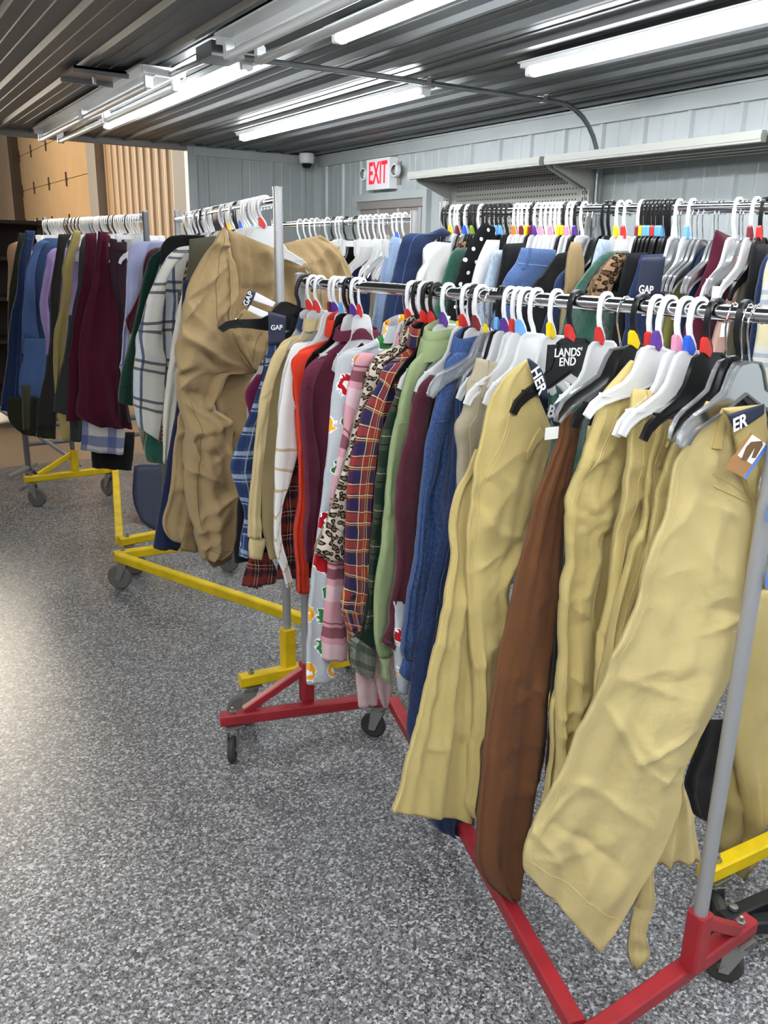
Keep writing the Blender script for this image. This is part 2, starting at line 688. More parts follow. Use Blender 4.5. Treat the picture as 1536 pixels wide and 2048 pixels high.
def rib_profile(a0, a1, pitch, depth, minor=True, start=0.0):
    """(position, relief) outline of ribbed steel sheet"""
    pts = []
    x = a0 + start
    while x < a1:
        pts += [(x, 0), (x + .012, depth), (x + .034, depth), (x + .046, 0)]
        if minor:
            for q in (0.40, 0.68):
                c = x + pitch * q
                pts += [(c - .008, 0), (c - .004, depth * .16), (c + .004, depth * .16), (c + .008, 0)]
        x += pitch
    return [(a0, 0)] + [p for p in pts if a0 < p[0] < a1] + [(a1, 0)]


def extrude(name, pts3a, pts3b, mat):
    n = len(pts3a)
    o = grid_obj(name, pts3a + pts3b, [(i, i + 1, n + i + 1, n + i) for i in range(n - 1)], mat, None, None, False)
    return struct(o)


pr = rib_profile(-4.5, XW, 0.229, 0.020, True, 0.06)
extrude('ceiling', [(x, -4.5, CEIL - d) for x, d in pr], [(x, YW, CEIL - d) for x, d in pr], 'ceiling_steel')
pr = rib_profile(-4.5, YW, 0.30, 0.018, True, 0.1)
extrude('wall_right', [(XW - d, y, 0) for y, d in pr], [(XW - d, y, CEIL) for y, d in pr], 'wall_steel')
pr = rib_profile(2.55, XW, 0.30, 0.018, True, 0.09)
extrude('wall_back', [(x, YW - d, 0) for x, d in pr], [(x, YW - d, CEIL) for x, d in pr], 'wall_steel')
struct(MB().box((-9, -6, -.05), (XW + .1, 7.25, 0)).build('floor', 'flake_floor'))
struct(MB().box((-9, 7.25, -.05), (XW + .1, 26, -.001)).build('floor', 'sealed_concrete'))
struct(MB().box((-9, -6, 0), (XW, -5.9, CEIL)).build('wall_front', 'wall_steel'))
# trim
struct(MB().box((XW - .035, -4.5, CEIL - .105), (XW, YW, CEIL - .022)).box((XW - .05, -4.5, CEIL - .03), (XW, YW, CEIL - .018)).build('trim_1', 'trim_steel', smooth=False))
struct(MB().box((2.55, YW - .035, CEIL - .085), (XW, YW, CEIL - .02)).build('trim_2', 'trim_steel', smooth=False))
struct(MB().box((XW - .07, YW - .07, 0), (XW, YW, CEIL - .02)).build('trim_3', 'trim_steel', smooth=False))
struct(MB().box((-4.5, YW - .02, CEIL - .05), (2.56, YW + .05, CEIL + .12)).build('trim_4', 'grey_post', smooth=False))
struct(MB().box((2.50, YW - .03, 0), (2.575, YW + .05, CEIL)).build('trim_5', 'trim_steel', smooth=False))
# warehouse beyond: ribbed tan wall with an overhead door
pr = rib_profile(7.55, 10.05, 0.229, 0.016, True, 0.05)
extrude('wall_warehouse', [(2.55 - d, y, 0) for y, d in pr], [(2.55 - d, y, 5.2) for y, d in pr], 'tan_steel')
pr = rib_profile(15.42, 24.0, 0.229, 0.016, True, 0.05)
extrude('wall_warehouse', [(2.55 - d, y, 0) for y, d in pr], [(2.55 - d, y, 5.2) for y, d in pr], 'tan_steel')
struct(MB().box((2.50, YW + .05, 0), (2.62, 7.56, 5.2)).build('trim_6', 'grey_post', smooth=False))
struct(MB().box((2.46, 10.03, 0), (2.60, 10.42, 5.2)).build('trim_7', 'grey_post', smooth=False))
struct(MB().box((2.44, 15.14, 0), (2.58, 15.44, 5.2)).build('trim_8', 'door_track', smooth=False))
struct(MB().box((2.55, 10.40, 3.55), (2.6, 15.2, 5.2)).build('wall_warehouse', 'tan_steel'))
dr = MB()
for k in range(7):
    z0 = .02 + k * .505
    dr.box((2.545, 10.42, z0), (2.595, 15.14, z0 + .497))
door = struct(dr.build('door_1', 'door_cream', smooth=False))
for k in range(1, 7):
    z = .017 + k * .505
    for y in (10.45, 11.9, 13.0, 14.1, 15.08):
        hb = MB().box((2.535, y - .05, z - .012), (2.546, y + .05, z + .012)).box((2.53, y - .018, z - .085), (2.546, y + .018, z + .085))
        struct(hb.build('door_hinge', 'door_track', door, smooth=False))
struct(MB().box((-9, 24, 0), (2.6, 24.1, 5.2)).build('wall_far', 'grey_post'))
# personnel door under the exit sign, set back in a frame
y0, y1, zt = 5.44, 6.43, 2.128
fr = MB()
fr.box((XW - .045, y0 - .05, 0), (XW + .02, y0, zt + .055)).box((XW - .045, y1, 0), (XW + .02, y1 + .05, zt + .055)).box((XW - .045, y0, zt), (XW + .02, y1, zt + .055))
d1 = struct(fr.build('door_2', 'trim_steel', smooth=False))
struct(MB().box((XW - .012, y0, 0), (XW - .008 + .02, y1, zt - .06)).box((XW - .03, y0, zt - .06), (XW + .01, y1, zt)).build('door_leaf', 'grey_post', d1, smooth=False))
struct(MB().sweep([(XW - .015, y0 + .08, 1.0), (XW - .07, y0 + .08, 1.0), (XW - .07, y0 + .2, 1.0)], .011).build('door_handle', 'zinc', d1))

# exit sign with two emergency lamp heads
ex = empty('exit_sign', (XW, 6.01, 2.31), 'white exit sign with red letters and two round lamp heads above the door', 'exit sign')
MB().box((XW - .085, 5.84, 2.205), (XW - .012, 6.19, 2.43)).build('housing', 'white_plastic', ex, smooth=False)
MB().box((XW - .02, 5.80, 2.23), (XW + .0, 5.86, 2.40)).build('mounting_plate', 'grey_post', ex, smooth=False)
text_mesh('letters', 'EXIT', 0.225, 'exit_red', ex,
          Matrix(((0, 0, -1, XW - .0865), (-1, 0, 0, 6.015), (0, 1, 0, 2.318), (0, 0, 0, 1))) @ Matrix.Scale(0.60, 4, (1, 0, 0)))
for yy in (6.245, 5.775):
    lamp = MB().lathe([(.0, .0), (.045, .0), (.050, -.02), (.046, -.034)], (XW - .055, yy, 2.33), 'x', 20).build('lamp_head', 'white_plastic', ex)
    MB().lathe([(.0, -.030), (.038, -.0345), (.030, -.041), (0, -.043)], (XW - .055, yy, 2.33), 'x', 20).build('lens', 'crystal_plastic', lamp)
    MB().sweep([(XW - .05, yy, 2.33), (XW - .05, 6.01 + (.16 if yy > 6 else -.16), 2.33)], .013).build('lamp_arm', 'white_plastic', ex)

# security camera under the ceiling corner
cm = empty('security_camera', (3.5, 7.0, CEIL), 'small white dome security camera under the ceiling corner', 'security camera')
MB().lathe([(.0, .0), (.062, .0), (.066, -.03), (.060, -.075), (.05, -.08)], (3.5, 7.0, CEIL - .018), 'z', 24).build('housing', 'white_plastic', cm)
MB().lathe([(.046, -.07), (.044, -.095), (.030, -.115), (.0, -.122)], (3.5, 7.0, CEIL - .018), 'z', 24).build('dome', 'dome_black', cm)


# fluorescent strips
def strip(name, x, ya, yb, lit, label, group=None, second=None):
    f = empty(name, (x, (ya + yb) / 2, CEIL - .02), label, 'ceiling light', group)
    z = CEIL - .0225
    hb = MB()
    if lit == 1:
        hb.bar((x, ya, z - .012), (x, yb, z - .012), .075, .024)
        hb.box((x - .045, ya - .01, z - .006), (x + .045, yb + .01, z))
    else:
        hb.bar((x, ya, z - .022), (x, yb, z - .022), .085, .042)
        hb.box((x - .11, ya, z - .008), (x + .11, yb, z))
        hb.box((x - .10, ya - .010, z - .035), (x + .10, ya + .0, z)).box((x - .10, yb, z - .035), (x + .10, yb + .010, z))
    hb.build('housing', 'white_enamel', f, smooth=False)
    ym = (ya + yb) / 2
    for dx in ((0,) if lit == 1 else (-.065, .065)):
        for a, b in ([(ya + .02, yb - .02)] if lit == 1 else [(ya + .02, ym - .01), (ym + .01, yb - .02)]):
            MB().sweep([(x + dx, a + .03, z - (.040 if lit == 1 else .078)), (x + dx, b - .03, z - (.040 if lit == 1 else .078))], .021 if lit == 1 else .016, 12).build(
                'lamp_tube', 'lit_tube' if lit == 1 else 'white_plastic', f)
            for e in (a, b):
                s = .03 if e == a else -.03
                MB().bar((x + dx, e, z - (.032 if lit == 1 else .06)), (x + dx, e + s, z - (.032 if lit == 1 else .06)), .05 if lit == 1 else .036, .05 if lit == 1 else .06).build('lamp_holder', 'white_plastic', f, smooth=False)
    return f


strip('strip_light', 2.52, 3.72, 6.08, 1, 'lit fluorescent strip with its far end left of the exit sign, crossed by the conduit')
strip('strip_light', 1.58, 3.70, 6.10, 1, 'lit fluorescent strip directly beside the unlit fixture at the far ceiling edge')
strip('strip_light', 2.62, .68, 3.12, 1, 'long lit fluorescent strip in the upper right of the photo')
strip('strip_light', 1.67, .66, 3.10, 1, 'lit fluorescent strip at the top centre of the photo, near the junction box')
strip('strip_light', 1.37, 4.2, 6.85, 0, 'unlit double tube fixture at the far ceiling edge')
strip('strip_light', 1.44, .9, 3.45, 0, 'unlit double tube fixture next to the junction box')
for (x, a) in ((2.62, -2.0), (1.67, -1.95), (.95, -1.6), (.25, -1.2), (.25, -3.8), (-.7, .4), (-.7, -2.1), (-1.7, 1.2), (-1.7, -1.5)):
    strip('strip_light', x, a, a + 2.4, 1, 'lit fluorescent strip behind the photographed part of the ceiling', 'strip lights outside the view')

# junction box, conduit and small hatch
jb = empty('junction_box', (1.42, 3.66, CEIL - .02), 'grey metal junction box between the unlit fixtures', 'junction box')
z = CEIL - .02
MB().box((1.36, 3.56, z - .055), (1.50, 3.74, z)).build('box', 'galvanized', jb, smooth=False)
MB().sweep([(1.42, 3.56, z - .03), (1.43, 3.44, z - .03)], .012).sweep([(1.42, 3.74, z - .03), (1.40, 4.2, z - .03)], .012).build('connector', 'zinc', jb)
MB().lathe([(0, 0), (.02, 0), (.02, .025), (0, .025)], (1.50, 3.66, z - .03), 'x', 12).build('locknut', 'zinc', jb)
path = [(1.50, 3.66, z - .03), (2.2, 3.66, z - .022), (3.30, 3.66, z - .022)]
for k in range(1, 9):
    a = math.pi / 2 * k / 8
    path.append((3.30 + .33 * math.sin(a), 3.66, z - .022 - .33 * (1 - math.cos(a))))
path.append((3.64, 3.66, 1.9))
cd = empty('conduit', (2.5, 3.66, z), 'thin grey conduit crossing the ceiling and bending down the right wall', 'conduit')
MB().sweep(path, .0125, 10).build('pipe', 'galvanized', cd)
for p in ((2.47, 3.66, z - .022), (3.2, 3.66, z - .022)):
    MB().box((p[0] - .012, p[1] - .045, z - .004), (p[0] + .012, p[1] + .045, z)).box((p[0] - .012, p[1] - .016, p[2] - .014), (p[0] + .012, p[1] + .016, z)).build('strap', 'zinc', cd, smooth=False)
ht = empty('ceiling_plate', (1.15, 4.55, CEIL - .02), 'small grey plate with an open edge on the ceiling left of the unlit fixture', 'ceiling plate')
MB().box((1.02, 4.42, z - .012), (1.27, 4.72, z)).box((1.02, 4.42, z - .03), (1.27, 4.435, z)).box((1.02, 4.705, z - .03), (1.27, 4.72, z)).build('plate', 'galvanized', ht, smooth=False)
MB().lathe([(0, 0), (.012, 0), (.01, -.03), (0, -.032)], (1.15, 4.60, z - .012), 'z', 10).build('knob', 'zinc', ht)


# ------------------------------------------------------------------ gondola shelving along the right wall
def canopy(name, ya, yb, label, peg):
    g_ = empty(name, (3.62, (ya + yb) / 2, 0), label, 'shelving unit', 'gondola shelving bays')
    zt, zb = 2.240, 2.203
    MB().box((3.265, ya + .004, zb), (3.30, yb - .004, zt + .008)).box((3.262, ya + .004, zb + .010), (3.266, yb - .004, zb + .032)).build('shelf_edge', 'shelf_enamel', g_, smooth=False)
    MB().box((3.30, ya + .004, zt - .012), (3.63, yb - .004, zt)).build('shelf', 'shelf_enamel', g_, smooth=False)
    rb = MB()
    for x in (3.37, 3.46, 3.55):
        rb.box((x, ya + .03, zt - .042), (x + .03, yb - .03, zt - .012))
    rb.build('shelf_stiffener', 'shelf_under', g_, smooth=False)
    for y in (ya + .012, yb - .012):
        fr_ = lambda a, b, d: (a, y + d, b)
        MB().prism([(3.31, zt - .012), (3.63, zt - .012), (3.63, zt - .14), (3.58, zt - .14), (3.34, zt - .05)], -.004, .004, fr_).build('bracket', 'shelf_under', g_, smooth=False)
    if peg:
        MB().box((3.622, ya, 0), (3.635, yb, zt - .02)).build('pegboard', 'shelf_enamel', g_, smooth=False)
        hl = MB()
        n = int((yb - ya - .12) / .0254)
        for i in range(n):
            for k in range(20):
                y, z_ = ya + .08 + i * .0254 * 1.0, 2.20 - k * .030
                hl.box((3.6212, y - .0042, z_ - .0042), (3.6225, y + .0042, z_ + .0042))
        hl.build('peg_holes', 'black_hole', g_, smooth=False)['kind'] = 'stuff'
    for y in (ya, yb):
        up = MB().box((3.60, y - .018, 0), (3.635, y + .018, zt - .01)).build('slotted_upright', 'shelf_enamel', g_, smooth=False)
        sl = MB()
        for k in range(22):
            z_ = 2.19 - k * .036
            sl.box((3.598, y - .003, z_ - .011), (3.6005, y + .003, z_ + .011))
        sl.build('slots', 'black_hole', up, smooth=False)
    return g_


canopy('gondola_shelf', 3.73, 5.04, 'grey pegboard shelving bay with a canopy shelf next to the exit sign', True)
canopy('gondola_shelf', 2.38, 3.70, 'grey canopy shelf bay without pegboard right of the pegboard bay', False)
canopy('gondola_shelf', 1.03, 2.35, 'grey canopy shelf bay at the right edge of the photo', False)

# dark storage rack standing beyond the far left clothes rack
sh = empty('storage_rack', (.5, 9.2, 0), 'dark storage rack with cartons in the far left background', 'storage rack')
for x in (-.9, .45, 1.72):
    for y in (8.9, 9.5):
        MB().box((x - .03, y - .03, 0), (x + .03, y + .03, 1.97)).build('post', 'black_steel', sh, smooth=False)
for z_ in (.35, .85, 1.25, 1.62, 1.95):
    MB().box((-.93, 8.87, z_ - .03), (1.75, 9.53, z_)).build('shelf', 'dark_shelf', sh, smooth=False)
MB().box((-.93, 9.5, .1), (1.75, 9.52, 1.95)).build('back_panel', 'dark_shelf', sh, smooth=False)
for i, (x, z_, w, h, d) in enumerate(((.75, 1.25, .42, .26, .4), (.15, 1.25, .5, .3, .4), (.85, .85, .36, .24, .4), (.35, .35, .5, .34, .4), (.95, 1.62, .3, .16, .35), (.4, 1.62, .4, .18, .4))):
    b = MB().box((x - w / 2, 8.95, z_ + .001), (x + w / 2, 8.95 + d, z_ + h)).build('carton', 'carton', smooth=False)
    tag(b, 'brown carton on the dark storage rack in the far left background', 'carton', 'cartons on the storage rack')

# ------------------------------------------------------------------ clothes racks
RAIL = {'red': ((1.43, .92, 1.64), (1.20, 2.45, 1.64)), 'y1': ((1.27, 2.76, 1.895), (1.4, 4.2, 1.865)), 'y2': ((1.34, 4.53, 1.875), (1.14, 6.08, 1.87)),
        'y3': ((2.12, 1.15, 1.868), (1.95, 2.75, 1.885)), 'y4': ((1.93, 2.92, 1.865), (2.05, 4.5, 1.865))}


def railp(r, y):
    a, b = Vector(RAIL[r][0]), Vector(RAIL[r][1])
    return a + (b - a) * ((y - a.y) / (b.y - a.y))


def caster(parent, x, y, ztop, r, ang, wheel, small):
    """swivel caster: plate, fork and wheel, wheel pointing along ang"""
    c = MB()
    w = .030 if not small else .024
    dx, dy = math.cos(ang), math.sin(ang)
    off = r * .45
    wx, wy = x + dx * off, y + dy * off
    c.box((x - .03, y - .03, ztop - .006), (x + .03, y + .03, ztop))
    c.lathe([(0, 0), (.022, 0), (.024, -.016), (0, -.018)], (x, y, ztop - .006), 'z', 14)
    nx, ny = -dy, dx
    for s in (-1, 1):
        q = s * (w / 2 + .005)
        fr_ = lambda a, b, d: (x + dx * a + nx * (q + d), y + dy * a + ny * (q + d), b)
        c.prism([(-.026, ztop - .02), (.026, ztop - .02), (off + .012, r - .012), (off - .012, r - .012)], -.002, .002, fr_)
    c.bar((x - nx * (w / 2 + .007), y - ny * (w / 2 + .007), ztop - .021), (x + nx * (w / 2 + .007), y + ny * (w / 2 + .007), ztop - .021), .052, .004)
    cs = c.build('caster', 'zinc', parent, smooth=False)
    m = MB()
    pr_ = [(r * .35, -w / 2), (r - .008, -w / 2), (r, -w / 4), (r, w / 4), (r - .008, w / 2), (r * .35, w / 2)]
    vs, k = [], len(pr_)
    seg = 28
    for i in range(seg):
        a = 2 * math.pi * i / seg
        for rr, h in pr_:
            vs.append((wx + dx * math.cos(a) * rr + nx * h, wy + dy * math.cos(a) * rr + ny * h, r + math.sin(a) * rr))
    fs = [(i * k + j, ((i + 1) % seg) * k + j, ((i + 1) % seg) * k + j + 1, i * k + j + 1) for i in range(seg) for j in range(k - 1)]
    m.add(vs, fs)
    m.build('wheel', wheel, cs)
    h = MB().sweep([(wx - nx * (w / 2 + .010), wy - ny * (w / 2 + .010), r), (wx + nx * (w / 2 + .010), wy + ny * (w / 2 + .010), r)], .008, 10)
    h.sweep([(wx - nx * (w / 2 - .004), wy - ny * (w / 2 - .004), r), (wx + nx * (w / 2 - .004), wy + ny * (w / 2 - .004), r)], r * .38, 16)
    h.build('hub', 'hub_grey', cs)


def zrack(key, label, paint, near, far, diag, bar_w, bar_z, near_up, far_up, brace, tube, r_caster, wheel, small, top_extra, angs, group=None, bolts=True):
    """near / far: ends of each foot; diag: indices of the feet ends the long bar joins"""
    (na, nb), (fa, fb) = near, far
    R0, R1 = (Vector(p) for p in RAIL[key])
    root = empty('clothes_rack', (R0.x, R0.y, 0), label, 'clothes rack', group)
    V = lambda p, z: (p[0], p[1], z)
    for fi, (a, b) in enumerate(((na, nb), (fa, fb))):
        ft = MB().bar(V(a, bar_z), V(b, bar_z), bar_w, bar_w).build('foot', paint, root, smooth=False)
        d = (Vector((*b, 0)) - Vector((*a, 0))).normalized()
        for p, s in ((a, 1), (b, -1)):
            if key == 'red' and fi == 0 and s == 1:
                continue
            q = Vector((*p, bar_z + bar_w / 2)) + d * .045 * s
            MB().lathe([(0, 0), (.012, 0), (.012, .009), (.0065, .010), (.006, .022), (0, .024)], q, 'z', 6).build('bolt', 'zinc', ft, smooth=False)
    da, db = (near[diag[0]], far[diag[1]])
    d = (Vector((*db, 0)) - Vector((*da, 0))).normalized()
    MB().bar(Vector((*da, bar_z)) + d * .03, Vector((*db, bar_z)) - d * .03, bar_w, bar_w).build('crossbar', paint, root, smooth=False)
    zt = bar_z + bar_w / 2
    for (ux, uy), (a, b), br, R in ((near_up, near, brace[0], R0), (far_up, far, brace[1], R1)):
        sk = MB().bar((ux, uy, zt), (ux, uy, zt + .15), bar_w * 1.1, bar_w * 1.1, up=(0, 1, 0))
        sk.build('socket', paint, root, smooth=False)
        if br is not None:
            e = Vector(((a, b)[br][0], (a, b)[br][1], zt))
            u = Vector((ux, uy, zt))
            e = u + (e - u) * .72
            MB().bar((ux, uy, zt + .13), e, bar_w * .72, bar_w * .72).build('brace', paint, root, smooth=False)
        MB().sweep([(ux, uy, zt + .02), (R.x, R.y, R.z + top_extra)], .016, 14).build('upright', tube, root)
        MB().lathe([(0, 0), (.017, 0), (.017, .008), (0, .010)], (R.x, R.y, R.z + top_extra), 'z', 14).build('upright_cap', 'steel_tube', root)
        for p, s, an in ((a, 1, angs[0]), (b, -1, angs[1])):
            dd = (Vector((*b, 0)) - Vector((*a, 0))).normalized()
            q = Vector((*p, 0)) + dd * .045 * s
            caster(root, q.x, q.y, bar_z - bar_w / 2, r_caster, an + RND.uniform(-.2, .2), wheel, small)
    MB().sweep([R0, R1], .0155, 20).build('hanging_rail', 'chrome', root)
    return root


zrack('red', 'red rolling clothes rack in front, loaded with shirts and khaki trousers', 'red_paint',
      ((1.10, .922), (1.694, .952)), ((.897, 2.495), (1.50, 2.33)), (0, 1), .04, .16, (1.44, .925), (1.208, 2.44), (1, 0), 'steel_tube', .048, 'rubber_dark', True, .02, (-2.2, 2.4))
zrack('y1', 'yellow rolling clothes rack directly behind the red rack, with baggy tan trousers at its end', 'yellow_paint',
      ((1.04, 2.66), (1.68, 2.60)), ((.985, 4.23), (1.66, 4.18)), (1, 0), .045, .195, (1.235, 2.655), (1.36, 4.2), (None, None), 'steel_tube', .066, 'rubber_grey', False, .035, (2.6, 2.2))
zrack('y2', 'yellow rolling clothes rack farthest left, with maroon trousers and a denim jacket', 'yellow_paint',
      ((1.065, 4.43), (1.68, 4.50)), ((.84, 6.02), (1.46, 6.04)), (0, 1), .045, .195, (1.34, 4.46), (1.18, 6.03), (None, 0), 'grey_tube', .066, 'rubber_grey', False, .03, (-.45, 2.2))
zrack('y3', 'yellow rolling clothes rack behind the red rack on the right, with burgundy and denim trousers', 'yellow_paint',
      ((1.70, 1.10), (2.35, 1.07)), ((1.62, 2.78), (2.30, 2.74)), (1, 0), .045, .195, (2.10, 1.10), (1.95, 2.76), (None, None), 'steel_tube', .066, 'rubber_dark', False, .03, (-2.0, 2.2))
zrack('y4', 'back rack between the tall end post and the exit door, with jeans and grey trousers', 'yellow_paint',
      ((1.60, 2.93), (2.24, 2.90)), ((1.70, 4.5), (2.38, 4.5)), (1, 0), .045, .195, (1.93, 2.92), (2.05, 4.5), (None, None), 'steel_tube', .066, 'rubber_grey', False, .02, (-2.0, 2.2))

# black rack base beside the red rack's near end
bk = empty('rack_base', (1.75, 1.02, 0), 'black steel rack base behind the near red foot', 'rack base')
MB().bar((1.70, 1.03, .10), (2.35, .93, .155), .04, .04).build('foot', 'black_steel', bk, smooth=False)
MB().bar((1.70, 1.02, .09), (2.2, .80, .085), .04, .04).build('crossbar', 'black_steel', bk, smooth=False)
MB().lathe([(0, 0), (.012, 0), (.012, .009), (0, .012)], (1.735, 1.025, .125), 'z', 8).build('bolt', 'zinc', bk)
caster(bk, 2.2, .87, .07, .03, .3, 'rubber_dark', True)
caster(bk, 1.76, 1.02, .075, .03, .3, 'rubber_dark', True)

# grey tubular rack standing behind the far left rack
tr_ = empty('tube_rack', (.95, 6.9, 0), 'grey tubular rack with a slanted brace beyond the far left yellow rack', 'clothes rack')
MB().sweep([(.98, 6.75, .06), (.98, 6.75, 1.2)], .022).build('upright', 'grey_tube', tr_)
MB().sweep([(.66, 6.7, .72), (1.35, 6.62, .1)], .016).build('brace', 'steel_tube', tr_)
MB().sweep([(.98, 6.75, .42), (2.1, 6.75, .42)], .02).build('crossbar', 'grey_tube', tr_)
MB().sweep([(.98, 6.75, .28), (2.1, 6.75, .28)], .016).build('crossbar', 'grey_tube', tr_)
MB().sweep([(2.1, 6.75, .06), (2.1, 6.75, 1.2)], .022).build('upright', 'grey_tube', tr_)
MB().sweep([(.8, 6.5, .10), (1.05, 6.85, .10)], .02).build('foot', 'steel_tube', tr_)
caster(tr_, .98, 6.75, .08, .04, .3, 'rubber_dark', True)
caster(tr_, 2.1, 6.75, .08, .04, .3, 'rubber_dark', True)

# folded blue vinyl cover on the floor under the far racks
bv = empty('vinyl_cover', (1.55, 5.3, 0), 'dark blue vinyl cover slumped on the floor under the far racks', 'cover')
n_ = 18
vs, fs = [], []
for i in range(n_):
    for j in range(n_):
        a, b = i / (n_ - 1), j / (n_ - 1)
        up = max(0, .34 * (b - .45) / .55)
        vs.append((1.42 + a * .62 + .03 * math.sin(b * 7), 5.0 + b * .55 - up * .3, .004 + up + .012 * math.sin(a * 9 + b * 4) ** 2))
for i in range(n_ - 1):
    for j in range(n_ - 1):
        fs.append((i * n_ + j, (i + 1) * n_ + j, (i + 1) * n_ + j + 1, i * n_ + j + 1))
cv = MB().add(vs, fs).build('sheet', 'blue_vinyl', bv)
cv.modifiers.new('thickness', 'SOLIDIFY').thickness = .004

# ------------------------------------------------------------------ hangers
def hook_path(r=.0215, lift=.001):
    """plastic hook: from the neck up the near side, over the rail, down behind"""
    p = [(0, -.078), (.004, -.066), (.018, -.045), (.0225, -.028), (.0225, -.008)]
    for k in range(0, 11):
        a = math.pi * k / 10
        p.append((r * math.cos(a), lift + r * math.sin(a)))
    p += [(-r, -.010), (-.019, -.018)]
    return [(a, 0, b) for a, b in p]


def hanger_proto(kind):
    """meshes of one hanger: hook, body and size marker; local x runs towards the aisle side"""
    mat = {'c': 'frosted_plastic', 'k': 'black_plastic', 'w': 'crystal_plastic', 'p': 'frosted_plastic'}[kind]
    parts = {}
    if kind in 'ckp':
        pr_ = [(-.0040, -.0048), (-.0030, -.0056), (.0030, -.0056), (.0040, -.0048), (.0040, .0048), (.0030, .0056), (-.0030, .0056), (-.0040, .0048)]
        parts['hook'] = (MB().sweep(hook_path(), 0, prof=pr_, upv=(0, 1, 0)), 'black_plastic' if kind == 'k' else 'hook_plastic')
        parts['size_marker'] = (MB().prism([(.001, -.074), (.012, -.056), (.022, -.047), (.027, -.052), (.025, -.076), (.006, -.086)], -.0062, .0062, lambda a, b, d: (a, d, b)), None)
    else:
        hp = [(a, b, c - .012 if c < -.05 else c) for a, b, c in hook_path(.018, .0)]
        parts['hook'] = (MB().sweep(hp, .0019, 8), 'chrome')
        parts['size_marker'] = (MB().prism([(.000, -.080), (.004, -.068), (.012, -.066), (.014, -.086), (.003, -.090)], -.005, .005, lambda a, b, d: (a, d, b)), None)
    b = MB()
    if kind in 'ckw':
        top = [(.0, -.078), (.034, -.080), (.047, -.088), (.055, -.110), (.064, -.138), (.080, -.158), (.108, -.174), (.138, -.190), (.160, -.208), (.172, -.232)]
        bot = [(.160, -.237), (.149, -.220), (.128, -.206), (.096, -.193), (.060, -.182), (.0, -.152)]
        if kind == 'w':
            top = [(0, -.086), (.030, -.090), (.044, -.106), (.062, -.142), (.100, -.160), (.136, -.174), (.160, -.188), (.176, -.210), (.178, -.228)]
            bot = [(.166, -.233), (.152, -.218), (.130, -.202), (.092, -.188), (.05, -.172), (0, -.146)]
        full_top = [(-a, z_) for a, z_ in reversed(top[1:])] + top
        full_bot = bot + [(-a, z_) for a, z_ in reversed(bot[:-1])]
        th = .0015
        strip_t, strip_b = full_top, list(reversed(full_bot))
        # web plate between the two rims
        n = 24

        def samp(poly, k):
            L = [0]
            for p, q in zip(poly, poly[1:]):
                L.append(L[-1] + math.dist(p, q))
            d = k * L[-1]
            for i in range(len(poly) - 1):
                if d <= L[i + 1] + 1e-9:
                    f = (d - L[i]) / (L[i + 1] - L[i])
                    return (poly[i][0] + (poly[i + 1][0] - poly[i][0]) * f, poly[i][1] + (poly[i + 1][1] - poly[i][1]) * f)
            return poly[-1]
        vs, fs = [], []
        for d in (-th, th):
            for k in range(n + 1):
                t_, q_ = samp(strip_t, k / n), samp(strip_b, k / n)
                vs += [(t_[0], d, t_[1]), (q_[0], d, q_[1])]
        o_ = 2 * (n + 1)
        for k in range(n):
            fs += [(2 * k, 2 * k + 2, 2 * k + 3, 2 * k + 1), (o_ + 2 * k, o_ + 2 * k + 1, o_ + 2 * k + 3, o_ + 2 * k + 2)]
        b.add(vs, fs)
        rim = full_top + full_bot
        pr_ = [(-.0022, -.0045), (.0022, -.0045), (.0022, .0045), (-.0022, .0045)]
        b.sweep([(a, 0, z_) for a, z_ in rim], 0, prof=pr_, closed=True, upv=(0, 1, 0))
        if kind in 'ck':
            for s in (-1, 1):
                b.box((s * .128 - .012, -.006, -.192), (s * .128 + .012, .006, -.185))
        parts['body'] = (b, mat)
    else:
        b.box((-.17, -.004, -.106), (.17, .004, -.088))
        b.prism([(-.03, -.088), (.03, -.088), (.010, -.072), (-.010, -.072)], -.004, .004, lambda a, c, d: (a, d, c))
        b.box((-.17, -.006, -.088), (.17, .006, -.0845)).box((-.17, -.006, -.1095), (.17, .006, -.106))
        parts['body'] = (b, mat)
        for s in (-1, 1):
            c = MB()
            for d in (-1, 1):
                fr_ = lambda a, e, q: (a, d * (.006 + q + max(0, -e - .115) * .1), e)
                c.prism([(s * .145 - .016, -.082), (s * .145 + .016, -.082), (s * .145 + .014, -.135), (s * .145 + .008, -.150), (s * .145 - .008, -.150), (s * .145 - .014, -.135)], 0, .004, fr_)
            parts['clip_a' if s < 0 else 'clip_b'] = (c, mat)
    out = []
    for k in parts:
        mb, mt = parts[k]
        nm = 'clip' if k.startswith('clip') else k
        me = bpy.data.meshes.new(nm)
        me.from_pydata(mb.v, [], mb.f)
        me.polygons.foreach_set('use_smooth', [True] * len(me.polygons))
        me.set_sharp_from_angle(angle=math.radians(40))
        if mt:
            me.materials.append(M[mt])
        me.update()
        out.append((nm, me, mt))
    return out


PROTO = {k: hanger_proto(k) for k in 'ckwp'}
MARK_MESH = {}
KIND = {'c': 'frosted plastic hanger', 'k': 'black plastic hanger', 'w': 'metal-hooked clear hanger', 'p': 'frosted clip hanger'}
MARKN = dict(R='red', M='maroon', P='purple', L='light blue', Y='yellow', N='pink', B='blue', G='green', O='orange', W='white')
RACKN = {'red': 'red front rack', 'y1': 'middle left rack', 'y2': 'far left rack', 'y3': 'right back rack', 'y4': 'rack near the exit'}


